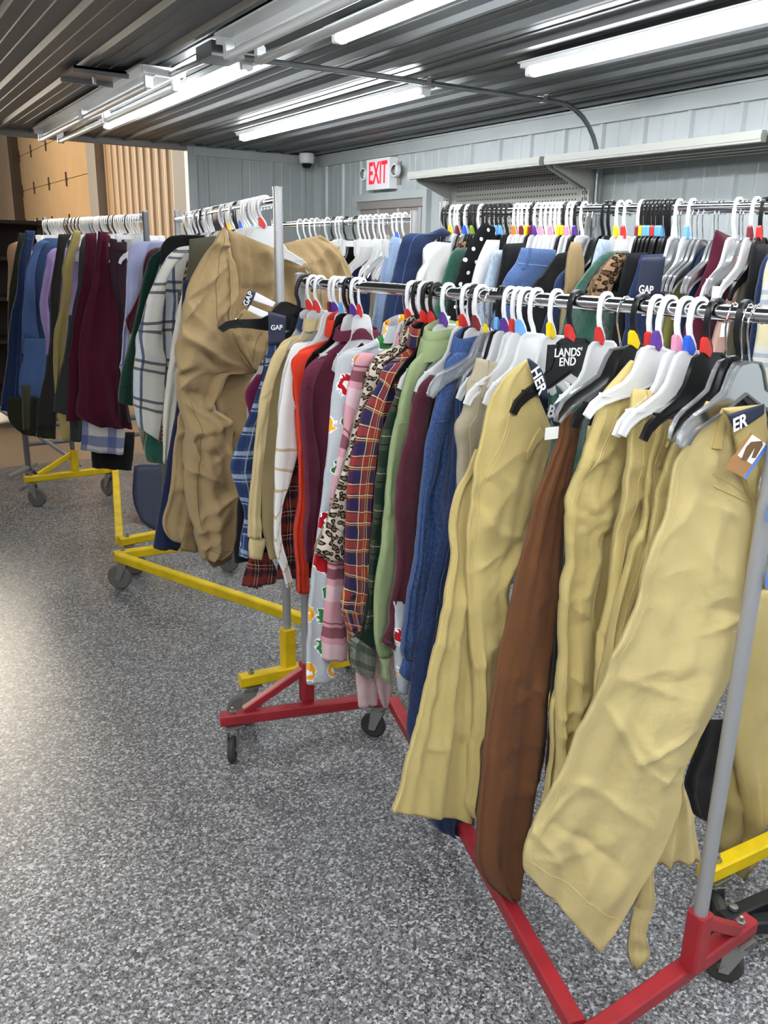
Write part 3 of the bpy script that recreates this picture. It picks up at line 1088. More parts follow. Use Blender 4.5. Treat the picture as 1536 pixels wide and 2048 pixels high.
def hanger(rack, y, kind, mark, holds, yaw=0.0, roll=0.0):
    p = railp(rack, y)
    lab = KIND[kind]
    if mark:
        lab += ' with %s size marker' % MARKN[mark]
    if holds:
        lab += ' holding ' + holds
        grp = None
    else:
        lab += ' on the ' + RACKN[rack]
        grp = lab
    h = bpy.data.objects.new('clothes_hanger', None)
    h.empty_display_size = .03
    COL.objects.link(h)
    h.location = p
    # local x -> towards the aisle (-x), local y -> along the rail away from the camera
    h.rotation_euler = (0, roll, math.pi - math.radians(yaw))
    tag(h, lab, 'hanger', grp)
    for nm, me, mt in PROTO[kind]:
        if nm == 'size_marker':
            if not mark:
                continue
            key = (kind, mark)
            if key not in MARK_MESH:
                m2 = me.copy()
                m2.materials.append(M['marker_' + mark])
                MARK_MESH[key] = m2
            me = MARK_MESH[key]
        o = bpy.data.objects.new(nm, me)
        COL.objects.link(o)
        o.parent = h
        if nm == 'size_marker':
            o['label'] = MARKN[mark] + ' size marker'
    return h

# outlines of the garments: rack, place along the rail, turn at top and hem, rows of (left, height, right, height) in metres
PAN = {
'magenta':('red',2.440,0,0,((.159,1.364,-.1,1.364),(.2,1.312,-.1,1.312),(.192,1.247,-.1,1.247),(.191,1.105,.141,1.1),(.193,.86,.146,.853),(.209,.662,.164,.658),)),
'black':('red',2.410,0,0,((.007,1.526,-.06,1.526),(.122,1.456,-.2,1.456),(.166,1.351,-.2,1.351),(.203,1.213,-.2,1.213),(.245,1.041,-.2,1.041),(.267,.879,-.2,.879),(.274,.771,-.2,.771),)),
'blueplaid':('red',2.375,0,0,((.154,1.462,.108,1.48),(.173,1.381,.124,1.388),(.211,1.281,.16,1.277),(.242,1.216,.177,1.21),(.275,1.146,.188,1.137),(.29,1.106,.194,1.095),(.274,1.024,.201,1.015),(.25,.935,.203,.928),(.265,.859,.215,.851),(.272,.801,.222,.787),)),
'cream_sl':('red',2.330,0,0,((.157,1.46,.116,1.48),(.174,1.435,.136,1.437),(.194,1.388,.166,1.373),(.217,1.328,.179,1.343),(.236,1.223,.192,1.286),(.251,1.111,.22,1.107),(.264,.996,.227,.991),(.27,.882,.227,.871),)),
'cream_cuff':('red',2.330,0,0,((.265,.879,.211,.868),(.268,.853,.214,.844),(.268,.814,.226,.802),)),
'cream_body':('red',2.345,0,0,((.043,1.498,-.06,1.498),(.141,1.462,-.2,1.462),(.171,1.372,-.2,1.372),(.188,1.27,-.2,1.27),(.195,1.171,-.2,1.171),(.204,1.126,-.2,1.126),(.209,.985,-.2,.985),(.207,.858,-.2,.858),(.194,.791,-.2,.791),)),
'white_sl':('red',2.285,0,0,((.164,1.439,.121,1.454),(.179,1.392,.136,1.399),(.194,1.324,.146,1.33),(.208,1.228,.15,1.223),(.217,1.157,.145,1.15),(.22,1.094,.169,1.078),(.221,1.01,.19,1.03),(.224,.916,.203,.984),(.221,.839,.207,.904),(.204,.787,.191,.814),(.19,.729,.165,.73),)),
'white_body':('red',2.300,0,0,((.072,1.475,-.06,1.475),(.13,1.458,-.2,1.458),(.155,1.398,-.2,1.398),(.171,1.311,-.2,1.311),(.173,1.177,-.2,1.177),(.186,1.016,-.2,1.016),(.191,.897,-.2,.897),(.18,.798,-.2,.798),)),
'dkplaid':('red',2.250,0,0,((.143,1.446,-.1,1.446),(.163,1.344,-.2,1.344),(.169,1.23,-.2,1.23),(.171,1.141,-.2,1.141),(.196,1.075,-.2,1.075),(.206,1.031,-.2,1.031),(.21,.961,-.2,.961),(.217,.867,-.2,.867),(.21,.808,-.2,.808),(.209,.749,-.2,.749),)),
'dkplaid_cuff':('red',2.350,0,0,((.243,.814,.185,.804),(.251,.795,.175,.782),(.267,.758,.158,.738),(.279,.71,.164,.698),)),
'orange':('red',2.215,0,0,((.165,1.455,.108,1.469),(.184,1.435,.128,1.44),(.18,1.367,.138,1.373),(.172,1.28,.143,1.278),(.168,1.192,.141,1.19),(.166,1.102,.14,1.099),(.17,1.011,.14,1.007),(.186,.929,.138,.912),(.184,.872,.141,.865),(.177,.798,.139,.792),(.175,.715,.136,.709),)),
'orange_body':('red',2.230,0,0,((.026,1.49,-.06,1.49),(.098,1.474,-.16,1.474),(.146,1.457,-.2,1.457),(.166,1.407,-.2,1.407),(.167,1.278,-.2,1.278),(.159,1.144,-.2,1.144),(.155,1.005,-.2,1.005),(.162,.816,-.2,.816),)),
'plum_sl':('red',2.155,0,0,((.157,1.44,.12,1.442),(.183,1.416,.139,1.414),(.192,1.388,.155,1.382),(.2,1.334,.162,1.323),(.196,1.249,.156,1.245),(.192,1.162,.139,1.134),(.187,1.073,.15,1.045),(.194,.937,.165,.933),(.19,.843,.169,.839),)),
'plum_body':('red',2.170,0,0,((.019,1.512,-.07,1.512),(.081,1.468,-.18,1.468),(.143,1.435,-.21,1.435),(.162,1.393,-.21,1.393),(.163,1.287,-.21,1.287),(.159,1.155,-.21,1.155),(.159,1.02,-.21,1.02),(.165,.929,-.21,.929),)),
'gray_sl':('red',1.940,0,0,((.2,1.488,.151,1.489),(.222,1.477,.165,1.475),(.234,1.425,.179,1.402),(.243,1.383,.186,1.364),(.248,1.329,.192,1.325),(.256,1.251,.198,1.246),(.265,1.192,.216,1.187),(.274,1.091,.235,1.086),(.287,1.01,.244,1.003),(.303,.919,.255,.911),(.316,.806,.255,.793),(.321,.688,.257,.673),(.326,.56,.231,.545),)),
'gray_body':('red',1.955,0,0,((.064,1.531,-.06,1.531),(.141,1.495,-.16,1.495),(.198,1.482,-.2,1.482),(.211,1.422,-.2,1.422),(.219,1.325,-.2,1.325),(.228,1.205,-.2,1.205),(.246,1.084,-.2,1.084),(.255,.958,-.2,.958),)),
'pink_sl':('red',1.910,0,0,((.173,1.486,.129,1.48),(.186,1.471,.137,1.465),(.199,1.43,.154,1.42),(.212,1.385,.172,1.367),(.222,1.336,.189,1.306),(.228,1.278,.206,1.252),(.241,1.216,.21,1.212),(.258,1.137,.218,1.132),(.265,1.035,.224,1.029),(.272,.926,.219,.917),(.278,.866,.216,.854),(.282,.809,.213,.795),(.286,.751,.211,.734),(.29,.692,.208,.673),(.29,.635,.207,.61),)),
'leopard_sl':('red',1.885,0,0,((.148,1.483,.094,1.485),(.174,1.454,.129,1.46),(.19,1.402,.146,1.407),(.203,1.357,.168,1.37),(.215,1.32,.189,1.325),(.232,1.259,.202,1.272),(.25,1.202,.223,1.215),(.267,1.156,.227,1.151),(.28,1.109,.231,1.099),(.293,1.071,.235,1.05),(.302,1.039,.239,1.017),)),
'leopard_cuff':('red',1.875,0,0,((.306,1.047,.246,1.034),(.313,1.015,.247,1.001),(.327,.993,.248,.98),(.328,.972,.249,.959),(.313,.953,.253,.943),(.293,.943,.268,.939),)),
'leopard_body':('red',1.895,0,0,((.019,1.539,-.05,1.539),(.077,1.502,-.16,1.502),(.14,1.478,-.2,1.478),(.166,1.438,-.2,1.438),(.186,1.331,-.2,1.331),(.207,1.215,-.2,1.215),(.228,1.096,-.2,1.096),)),
'redplaid_sl':('red',1.850,0,0,((.143,1.461,.089,1.469),(.162,1.447,.12,1.437),(.17,1.417,.145,1.389),(.198,1.377,.153,1.355),(.219,1.345,.157,1.313),(.23,1.304,.163,1.286),(.244,1.255,.169,1.248),(.257,1.198,.177,1.189),(.263,1.131,.184,1.121),(.266,1.051,.189,1.04),(.267,.957,.193,.944),(.267,.885,.196,.85),(.28,.822,.19,.803),(.264,.768,.19,.744),(.253,.734,.19,.708),(.25,.706,.192,.674),)),
'redplaid_body':('red',1.865,0,0,((.026,1.522,-.05,1.522),(.064,1.497,-.14,1.497),(.109,1.469,-.2,1.469),(.149,1.448,-.2,1.448),(.156,1.372,-.2,1.372),(.162,1.256,-.2,1.256),(.169,1.136,-.2,1.136),(.176,1.013,-.2,1.013),(.179,.928,-.2,.928),)),
'greenplaid_sl':('red',1.830,0,0,((.104,1.431,.086,1.43),(.132,1.398,.107,1.389),(.159,1.339,.125,1.329),(.18,1.283,.138,1.28),(.187,1.206,.151,1.202),(.193,1.127,.158,1.123),(.201,.985,.169,.98),(.213,.822,.169,.813),(.229,.748,.178,.737),(.267,.714,.183,.658),(.256,.64,.184,.601),(.243,.622,.192,.593),)),
'pinkpants_a':('red',1.855,0,0,((.228,.817,.161,.803),(.222,.697,.162,.683),(.217,.599,.157,.583),(.213,.531,.147,.513),(.207,.483,.143,.478),)),
'pinkpants_b':('red',1.850,0,0,((.177,.808,.091,.79),(.175,.688,.09,.668),(.164,.587,.092,.569),(.15,.516,.103,.503),(.126,.463,.115,.457),)),
'sage_sl':('red',1.790,0,0,((.092,1.495,.051,1.486),(.126,1.464,.072,1.461),(.142,1.416,.096,1.421),(.158,1.365,.113,1.354),(.166,1.32,.12,1.293),(.177,1.26,.132,1.24),(.184,1.187,.146,1.187),(.194,1.109,.153,1.104),(.199,1.029,.15,1.022),(.208,.961,.148,.938),(.216,.887,.158,.863),(.217,.875,.161,.848),(.218,.799,.174,.79),(.213,.72,.174,.727),(.2,.674,.158,.678),)),
'sage_cuff':('red',1.790,0,0,((.199,.672,.159,.676),(.194,.652,.168,.658),(.192,.608,.17,.59),)),
'sage_body':('red',1.805,0,0,((.039,1.518,-.06,1.518),(.057,1.503,-.1,1.503),(.079,1.489,-.2,1.489),(.105,1.453,-.2,1.453),(.116,1.39,-.2,1.39),(.129,1.237,-.2,1.237),(.152,1.08,-.2,1.08),(.161,.915,-.2,.915),)),
'burg_sl':('red',1.740,0,0,((.104,1.446,.064,1.44),(.134,1.422,.089,1.416),(.147,1.398,.097,1.39),(.156,1.358,.105,1.354),(.168,1.299,.111,1.294),(.181,1.255,.118,1.248),(.19,1.199,.12,1.19),(.195,1.122,.122,1.112),(.19,1.042,.128,1.032),(.187,.98,.13,.971),(.193,.899,.137,.888),(.207,.839,.144,.826),(.206,.796,.156,.765),(.231,.744,.162,.691),)),
'burg_body':('red',1.760,0,0,((.048,1.463,-.08,1.463),(.088,1.445,-.2,1.445),(.122,1.412,-.2,1.412),(.132,1.322,-.2,1.322),(.15,1.209,-.2,1.209),(.15,1.05,-.2,1.05),(.145,.926,-.2,.926),)),
'grayprint_b':('red',1.720,0,0,((.203,.858,.166,.851),(.197,.713,.165,.698),(.188,.645,.148,.634),(.176,.582,.154,.576),)),
'blue_sl':('red',1.680,0,0,((.083,1.506,.038,1.504),(.104,1.489,.055,1.487),(.116,1.458,.067,1.455),(.131,1.416,.082,1.405),(.142,1.373,.098,1.362),(.15,1.337,.108,1.311),(.161,1.294,.119,1.26),(.165,1.246,.128,1.208),(.167,1.19,.148,1.149),(.172,1.133,.153,1.111),(.174,1.075,.155,1.072),(.181,1.017,.156,1.013),(.188,.958,.162,.954),(.199,.9,.162,.892),(.205,.839,.165,.83),(.217,.741,.164,.752),(.208,.718,.168,.703),)),
'blue_cuff':('red',1.680,0,0,((.208,.72,.168,.703),(.211,.698,.171,.684),(.218,.675,.175,.662),(.199,.651,.18,.644),)),
'blue_body':('red',1.700,0,0,((.048,1.51,-.06,1.51),(.078,1.493,-.18,1.493),(.089,1.439,.025,1.436),(.097,1.329,.042,1.325),(.109,1.217,.049,1.21),(.134,1.111,.05,1.091),(.115,1.041,.049,1.03),(.126,.961,.059,.949),(.133,.859,.064,.866),(.132,.851,.09,.842),(.145,.759,.111,.747),(.151,.691,.126,.688),)),
'jeans':('red',1.640,0,0,((.1,1.412,.042,1.415),(.1,1.376,.039,1.371),(.105,1.266,.032,1.259),(.115,1.116,.031,1.104),(.168,.882,.02,.852),(.191,.737,.01,.692),(.203,.607,0,.55),(.203,.492,-.002,.429),(.167,.338,-.012,.275),(.126,.214,-.025,.151),(.111,.172,-.01,.125),(.072,.137,.022,.12),)),
'beige':('red',1.550,0,0,((.129,1.509,.031,1.486),(.139,1.474,.036,1.462),(.155,1.452,.048,1.438),(.158,1.408,.053,1.4),(.165,1.381,.056,1.372),(.181,1.361,.059,1.351),(.183,1.337,.057,1.326),(.173,1.305,.059,1.294),(.17,1.255,.059,1.243),(.168,1.201,.073,1.189),(.166,1.109,.085,1.096),(.162,.955,.093,.942),)),
'khakiA':('red',1.400,5,0,((.127,1.518,.119,1.518),(.153,1.504,.112,1.496),(.185,1.483,.098,1.47),(.208,1.453,.083,1.436),(.225,1.413,.059,1.395),(.236,1.372,.038,1.353),(.245,1.331,.039,1.323),(.253,1.297,.046,1.285),(.254,1.259,.059,1.238),(.255,1.21,.071,1.187),(.261,1.159,.082,1.135),(.26,1.097,.096,1.075),(.258,1.055,.129,1.026),(.253,1.001,.147,.981),(.251,.96,.13,.932),(.239,.862,.144,.84),(.226,.756,.159,.739),(.227,.667,.166,.641),(.233,.578,.174,.559),(.235,.493,.174,.472),(.236,.428,.178,.399),(.223,.402,.182,.369),)),
'khakiA_leg':('red',1.430,5,-5,((.215,1.321,.143,1.308),(.24,1.264,.161,1.256),(.26,1.236,.18,1.227),(.272,1.204,.187,1.194),(.282,1.138,.192,1.125),(.279,1.086,.195,1.072),(.289,1.035,.193,1.018),(.299,1.002,.187,.981),(.306,.965,.2,.942),(.322,.894,.196,.864),(.342,.805,.191,.763),(.361,.734,.192,.682),(.385,.652,.192,.586),(.407,.602,.194,.515),(.424,.55,.194,.446),(.448,.495,.19,.362),)),
'brown':('red',1.285,5,10,((.101,1.421,.075,1.423),(.125,1.409,.077,1.405),(.14,1.368,.085,1.364),(.154,1.33,.092,1.314),(.166,1.285,.097,1.26),(.178,1.243,.101,1.216),(.191,1.152,.102,1.141),(.204,1.09,.098,1.063),(.229,.932,.086,.888),(.241,.878,.089,.83),(.247,.798,.103,.753),(.253,.725,.098,.65),(.259,.645,.095,.565),(.261,.563,.105,.503),(.264,.479,.113,.395),(.265,.393,.125,.349),(.26,.306,.123,.284),(.237,.253,.123,.238),(.159,.165,.146,.169),)),
'khakiB':('red',1.185,5,15,((.072,1.539,.063,1.537),(.099,1.512,.045,1.503),(.135,1.477,.032,1.479),(.151,1.439,.032,1.432),(.161,1.41,.032,1.401),(.175,1.367,.038,1.357),(.188,1.32,.057,1.31),(.196,1.287,.068,1.272),(.2,1.259,.069,1.236),(.198,1.223,.068,1.193),(.191,1.176,.1,1.174),(.183,1.12,.089,1.11),(.188,1.065,.091,1.053),(.185,1.008,.093,.996),(.179,.949,.084,.94),(.171,.888,.081,.883),(.172,.868,.079,.854),(.166,.74,.076,.726),(.155,.594,.078,.58),(.165,.495,.101,.506),)),
'khakiB_leg':('red',1.210,5,10,((.139,1.405,-.001,1.395),(.133,1.291,-0,1.278),(.132,1.22,-.001,1.205),(.114,1.145,.002,1.131),(.1,1.03,.01,1.016),(.09,.91,.013,.897),(.158,.799,.023,.773),(.154,.625,.05,.601),(.165,.499,.079,.478),)),
'khakiC':('red',1.140,0,8,((.122,1.491,.045,1.483),(.128,1.427,.045,1.434),(.13,1.362,.042,1.367),(.129,1.308,.044,1.299),(.125,1.238,.047,1.229),(.121,1.185,.056,1.176),(.118,1.13,.063,1.104),(.116,1.056,.069,1.03),(.122,.981,.076,.954),(.122,.5,.056,.5),)),
'khakiD':('red',1.110,0,8,((.075,1.431,.007,1.426),(.083,1.39,.016,1.37),(.089,1.354,.026,1.32),(.094,1.321,.029,1.286),(.09,1.276,.029,1.234),(.09,1.224,.039,1.182),(.106,1.191,.048,1.13),(.112,1.139,.05,1.056),(.125,1.068,.075,.985),(.131,.995,.088,.93),(.137,.92,.099,.889),(.137,.55,.079,.55),)),
'khakiD2':('red',1.080,0,8,((.061,1.393,.002,1.388),(.072,1.362,.008,1.342),(.082,1.323,.012,1.291),(.087,1.283,.012,1.24),(.09,1.232,.024,1.206),(.093,1.18,.033,1.154),(.095,1.145,.045,1.12),(.099,1.091,.051,1.084),(.099,.6,.031,.6),)),
'khakiE':('red',0.985,15,32,((.094,1.484,.057,1.474),(.103,1.458,.032,1.447),(.119,1.428,.017,1.412),(.13,1.391,.006,1.38),(.141,1.369,-.006,1.344),(.144,1.337,-.026,1.304),(.146,1.295,-.049,1.273),(.149,1.255,-.064,1.239),(.161,1.219,-.069,1.198),(.171,1.178,-.071,1.147),(.178,1.14,-.073,1.094),(.178,1.091,-.097,1.054),(.187,1.055,-.074,1.026),(.201,1.005,-.071,.994),(.222,.946,-.061,.935),(.221,.934,-.053,.905),(.239,.871,-.033,.84),(.257,.811,-.011,.764),(.27,.77,.013,.695),(.285,.703,.019,.653),(.307,.634,.015,.585),(.327,.576,.027,.511),(.345,.521,.051,.43),(.355,.489,.083,.342),(.354,.421,.153,.18),)),
'khakiE_back':('red',0.965,0,15,((.105,1.478,-.016,1.477),(.073,1.454,-.021,1.441),(.037,1.387,-.023,1.407),(.015,1.34,-.018,1.356),(-.008,1.306,-.023,1.304),(-.03,1.274,-.042,1.253),(-.04,1.197,-.056,1.195),(-.049,1.092,-.062,1.109),)),
'khakiE_legR':('red',1.060,20,25,((.015,.836,-.087,.827),(-.014,.709,-.088,.702),(-.04,.599,-.062,.606),(-.039,.511,-.092,.528),(-.026,.421,-.117,.445),(-.022,.382,-.137,.369),)),
'khakiE_curl':('red',1.030,25,25,((.039,.49,.007,.488),(.041,.376,.015,.374),(.041,.306,0,.279),(.048,.225,.013,.212),(.044,.141,-.001,.139),(.033,.102,.025,.098),)),
'khakiF':('y3',1.170,0,0,((.319,.952,.102,.909),(.288,.762,.045,.702),(.287,.642,.04,.573),(.287,.518,.052,.444),(.239,.399,.087,.375),(.183,.272,.089,.265),(.137,.143,.107,.177),(.174,.095,.115,.082),(.144,.019,.135,.012),)),
'khakiF_leg':('y3',1.200,0,0,((.287,.652,.16,.618),(.247,.438,.13,.4),(.239,.302,.127,.262),(.212,.209,.114,.172),(.219,.122,.143,.097),)),
'black3':('y3',1.240,0,0,((.297,.546,.162,.506),(.338,.446,.157,.387),(.355,.373,.153,.303),(.343,.326,.156,.231),(.301,.252,.162,.205),(.26,.224,.189,.195),)),
'baggy_hip':('y1',2.800,0,0,((.184,1.804,.176,1.803),(.208,1.776,.168,1.763),(.242,1.735,.162,1.729),(.273,1.69,.147,1.672),(.308,1.633,.142,1.626),(.331,1.577,.142,1.575),(.349,1.52,.155,1.516),(.365,1.463,.131,1.452),(.375,1.405,.098,1.374),(.374,1.366,.084,1.317),(.374,1.315,.177,1.312),(.375,1.267,.214,1.248),(.367,1.214,.239,1.205),(.353,1.15,.187,1.151),(.357,1.091,.186,1.067),(.358,1.017,.188,.998),(.358,.941,.179,.927),(.356,.884,.167,.87),(.349,.828,.171,.823),(.337,.775,.178,.759),(.326,.714,.187,.687),(.316,.655,.245,.648),)),
'baggy_pocket':('y1',2.775,0,0,((.13,1.541,.036,1.502),(.167,1.503,.031,1.443),(.192,1.448,.041,1.403),(.154,1.391,.064,1.367),(.107,1.328,.094,1.317),)),
'baggy_back':('y1',2.830,0,0,((.161,1.799,-.015,1.74),(.153,1.729,-.019,1.712),(.14,1.671,-.025,1.673),(.138,1.613,-.027,1.633),(.153,1.534,-.016,1.532),(.155,1.474,.022,1.471),)),
'baggy_right':('y1',2.930,0,0,((-.061,1.753,-.233,1.792),(-.061,1.701,-.292,1.758),(-.059,1.63,-.351,1.686),(-.066,1.559,-.376,1.612),(-.069,1.468,-.377,1.518),)),
'baggy_legb':('y1',2.860,0,0,((.331,1.244,.229,1.237),(.357,1.18,.289,1.174),(.385,1.044,.307,1.036),(.401,.931,.321,.921),(.413,.875,.331,.864),(.426,.747,.357,.732),(.409,.72,.362,.709),(.378,.702,.366,.699),)),
'baggy_vent':('y1',2.830,0,0,((.345,.893,.322,.89),(.349,.812,.334,.809),(.368,.743,.321,.736),(.385,.686,.314,.668),)),
'baggy_legc':('y1',2.845,0,0,((.206,1.34,.066,1.313),(.231,1.292,.083,1.292),(.234,1.23,.103,1.221),(.223,1.166,.105,1.157),(.217,1.102,.12,1.093),(.211,1.04,.143,1.034),(.2,1.067,.14,1.061),(.208,.871,.153,.864),(.217,.731,.165,.723),)),
'baggy_under':('y1',2.880,0,0,((.259,.747,.161,.732),(.269,.608,.167,.636),(.25,.577,.17,.602),)),
'navypants':('y1',2.980,0,0,((.287,1.628,.169,1.628),(.336,1.188,.226,1.18),(.365,1.061,.251,1.05),(.401,.914,.278,.899),(.429,.762,.305,.744),(.452,.657,.345,.645),)),
'creampants':('y1',3.100,0,0,((.253,1.622,.204,1.622),(.28,1.539,.217,1.538),(.303,1.434,.24,1.432),(.327,1.328,.264,1.325),(.352,1.198,.289,1.194),(.366,1.065,.323,1.061),(.371,.947,.352,.954),)),
'olive1':('y1',3.050,0,0,((.241,1.766,.114,1.783),(.253,1.677,.128,1.679),(.274,1.555,.152,1.554),(.294,1.377,.159,1.372),)),
'leopard1':('y1',3.250,0,0,((.201,1.692,.069,1.694),(.244,1.544,.116,1.542),(.284,1.355,.165,1.35),(.313,1.201,.214,1.195),(.338,1.064,.262,1.057),(.353,.994,.297,.979),)),
'shacket_sl':('y1',3.420,0,0,((.212,1.723,.164,1.724),(.241,1.705,.184,1.701),(.272,1.664,.224,1.665),(.303,1.61,.256,1.61),(.33,1.557,.264,1.556),(.352,1.498,.277,1.497),(.375,1.43,.288,1.428),(.394,1.394,.29,1.358),(.4,1.339,.278,1.31),(.412,1.27,.284,1.239),(.418,1.176,.295,1.143),(.416,1.094,.308,1.046),(.406,1.035,.322,.968),)),
'shacket_body':('y1',3.440,0,0,((.138,1.747,-.06,1.747),(.207,1.725,-.18,1.725),(.257,1.673,-.2,1.673),(.264,1.555,-.2,1.555),(.286,1.426,-.2,1.426),(.292,1.237,-.2,1.237),(.3,1.017,-.2,1.017),)),
'blackjacket':('y1',3.620,0,0,((.131,1.789,-.06,1.789),(.197,1.768,-.18,1.768),(.221,1.735,-.2,1.735),(.227,1.674,-.2,1.674),(.242,1.507,-.2,1.507),)),
'green_sl':('y1',3.720,0,0,((.202,1.726,.167,1.721),(.245,1.696,.2,1.682),(.268,1.648,.235,1.599),(.307,1.502,.265,1.526),(.327,1.428,.302,1.428),(.359,1.33,.327,1.354),(.384,1.255,.344,1.253),(.408,1.175,.354,1.177),(.422,1.084,.364,1.067),)),
'maroon1_sl':('y1',3.820,0,0,((.195,1.735,.169,1.735),(.232,1.719,.207,1.705),(.256,1.67,.237,1.645),(.271,1.596,.257,1.571),(.285,1.546,.267,1.506),(.326,1.471,.286,1.445),(.352,1.431,.299,1.405),(.346,1.396,.312,1.374),(.333,1.365,.318,1.362),)),
'lavender_sl':('y1',3.970,0,0,((.252,1.76,.188,1.762),(.282,1.742,.206,1.729),(.296,1.692,.237,1.667),(.311,1.59,.258,1.59),(.323,1.487,.281,1.487),(.341,1.383,.304,1.382),(.358,1.251,.332,1.25),(.363,1.219,.357,1.159),)),
'lavender_body':('y1',3.990,0,0,((.184,1.764,-.06,1.764),(.244,1.743,-.2,1.743),(.275,1.589,-.2,1.589),(.302,1.433,-.2,1.433),)),
'greenhem':('y1',3.500,0,0,((.324,1.164,.195,1.156),(.353,.975,.26,.966),(.362,.9,.275,.891),(.357,.864,.287,.846),)),
'beigehem':('y1',3.600,0,0,((.378,1.022,.332,1.018),(.363,.974,.333,.971),(.353,.895,.343,.884),)),
'tan2':('y2',5.950,0,0,((.219,1.752,.169,1.749),(.265,1.732,.197,1.718),(.282,1.696,.223,1.666),(.285,1.614,.245,1.589),(.296,1.511,.271,1.485),(.315,1.389,.296,1.386),)),
'olive2':('y2',5.850,0,0,((.233,1.804,.179,1.802),(.243,1.753,.192,1.719),(.272,1.657,.222,1.617),(.303,1.54,.247,1.515),(.323,1.464,.267,1.412),(.339,1.361,.292,1.308),(.356,1.205,.318,1.151),(.367,1.061,.332,1.06),)),
'navyjeans2':('y2',5.700,0,0,((.236,1.817,.179,1.816),(.246,1.768,.194,1.759),(.28,1.669,.217,1.67),(.302,1.57,.236,1.571),(.319,1.47,.256,1.47),(.36,1.345,.283,1.344),(.395,1.193,.308,1.19),(.418,1.052,.333,1.048),(.46,.88,.354,.873),(.49,.742,.381,.711),)),
'denimjkt_sl':('y2',5.480,0,0,((.222,1.764,.176,1.756),(.263,1.735,.217,1.722),(.282,1.682,.245,1.673),(.318,1.601,.273,1.577),(.336,1.529,.283,1.48),(.351,1.432,.288,1.382),(.367,1.359,.291,1.284),(.379,1.261,.285,1.203),(.385,1.192,.286,1.183),(.389,1.111,.288,1.123),)),
'denimjkt_body':('y2',5.500,0,0,((.12,1.772,-.06,1.772),(.207,1.766,-.18,1.766),(.254,1.711,-.2,1.711),(.269,1.577,-.2,1.577),(.286,1.381,-.2,1.381),(.299,1.136,-.2,1.136),)),
'denimpants2':('y2',5.400,0,0,((.389,1.206,.265,1.202),(.403,1.125,.272,1.12),(.438,1.002,.297,.995),(.456,.881,.338,.847),)),
'lavender2_sl':('y2',5.280,0,0,((.235,1.709,.197,1.715),(.259,1.686,.209,1.687),(.269,1.639,.223,1.63),(.288,1.583,.242,1.574),(.31,1.49,.266,1.489),(.327,1.414,.278,1.414),(.328,1.347,.277,1.347),(.322,1.29,.282,1.279),(.312,1.202,.289,1.202),(.321,1.117,.307,1.12),)),
'lavender2_body':('y2',5.300,0,0,((.181,1.724,-.06,1.724),(.229,1.704,-.18,1.704),(.257,1.653,-.2,1.653),(.262,1.488,-.2,1.488),(.266,1.345,-.2,1.345),)),
'charcoal2':('y2',5.150,0,0,((.228,1.794,.155,1.798),(.237,1.747,.183,1.748),(.257,1.656,.209,1.657),(.286,1.541,.228,1.542),(.302,1.449,.245,1.449),(.309,1.356,.263,1.355),(.326,1.215,.285,1.213),(.36,1.062,.306,1.059),(.406,.909,.323,.904),(.44,.789,.333,.753),(.439,.734,.343,.712),)),
'khaki2':('y2',5.020,0,0,((.189,1.819,.152,1.811),(.212,1.761,.158,1.763),(.243,1.681,.186,1.7),(.267,1.618,.205,1.637),(.272,1.546,.224,1.546),(.287,1.456,.236,1.455),(.303,1.388,.249,1.387),(.34,1.273,.266,1.294),(.355,1.153,.289,1.178),(.36,1.097,.303,1.107),(.366,.928,.357,.931),)),
'charcoal3':('y2',4.950,0,0,((.173,1.771,.154,1.794),(.188,1.727,.161,1.728),(.204,1.638,.179,1.594),(.22,1.527,.195,1.504),(.252,1.414,.223,1.391),(.286,1.278,.246,1.276),(.322,1.153,.265,1.15),(.388,.936,.307,.931),(.409,.845,.317,.811),)),
'maroon2a':('y2',4.850,0,0,((.189,1.799,.129,1.803),(.197,1.728,.137,1.729),(.211,1.641,.153,1.641),(.234,1.531,.175,1.531),(.266,1.42,.199,1.397),(.291,1.331,.235,1.284),(.314,1.219,.251,1.193),(.33,1.159,.266,1.156),(.347,1,.279,.995),(.372,.802,.295,.799),)),
'maroon2b':('y2',4.730,0,0,((.166,1.81,.108,1.805),(.177,1.75,.109,1.731),(.203,1.622,.106,1.558),(.233,1.514,.099,1.47),(.268,1.406,.093,1.358),(.296,1.296,.088,1.245),(.317,1.189,.107,1.181),(.331,1.014,.1,1),(.34,.836,.071,.814),(.257,.783,.062,.752),)),
'plum2':('y2',4.600,0,0,((.158,1.776,.073,1.758),(.169,1.647,.08,1.648),(.164,1.52,.093,1.52),(.147,1.39,.107,1.39),(.166,1.147,.142,1.146),(.183,.831,.115,.799),)),
'blueplaid2':('y2',4.880,0,0,((.27,.892,.03,.875),(.283,.78,.04,.745),(.292,.713,.046,.67),(.303,.627,.062,.573),)),
'black2':('y2',4.930,0,0,((.215,.711,-.033,.688),(.223,.594,-.014,.569),(.228,.504,.003,.462),)),
'khakihem2':('y2',5.100,0,0,((.339,.864,.262,.859),(.339,.799,.269,.756),(.328,.698,.274,.686),(.32,.641,.283,.636),)),
'charhem2':('y2',5.000,0,0,((.307,.843,.232,.838),(.31,.762,.239,.742),(.314,.659,.247,.646),)),
'darkhem2':('y2',5.600,0,0,((.461,.835,.285,.823),(.477,.734,.295,.72),(.459,.659,.31,.631),(.404,.598,.326,.576),)),
'olivehem2':('y2',5.350,0,0,((.449,.94,.397,.937),(.452,.863,.408,.86),(.461,.759,.418,.755),(.466,.674,.423,.676),)),
'darkhem3':('y2',5.250,0,0,((.397,.846,.293,.839),(.408,.77,.306,.705),(.422,.645,.313,.624),)),
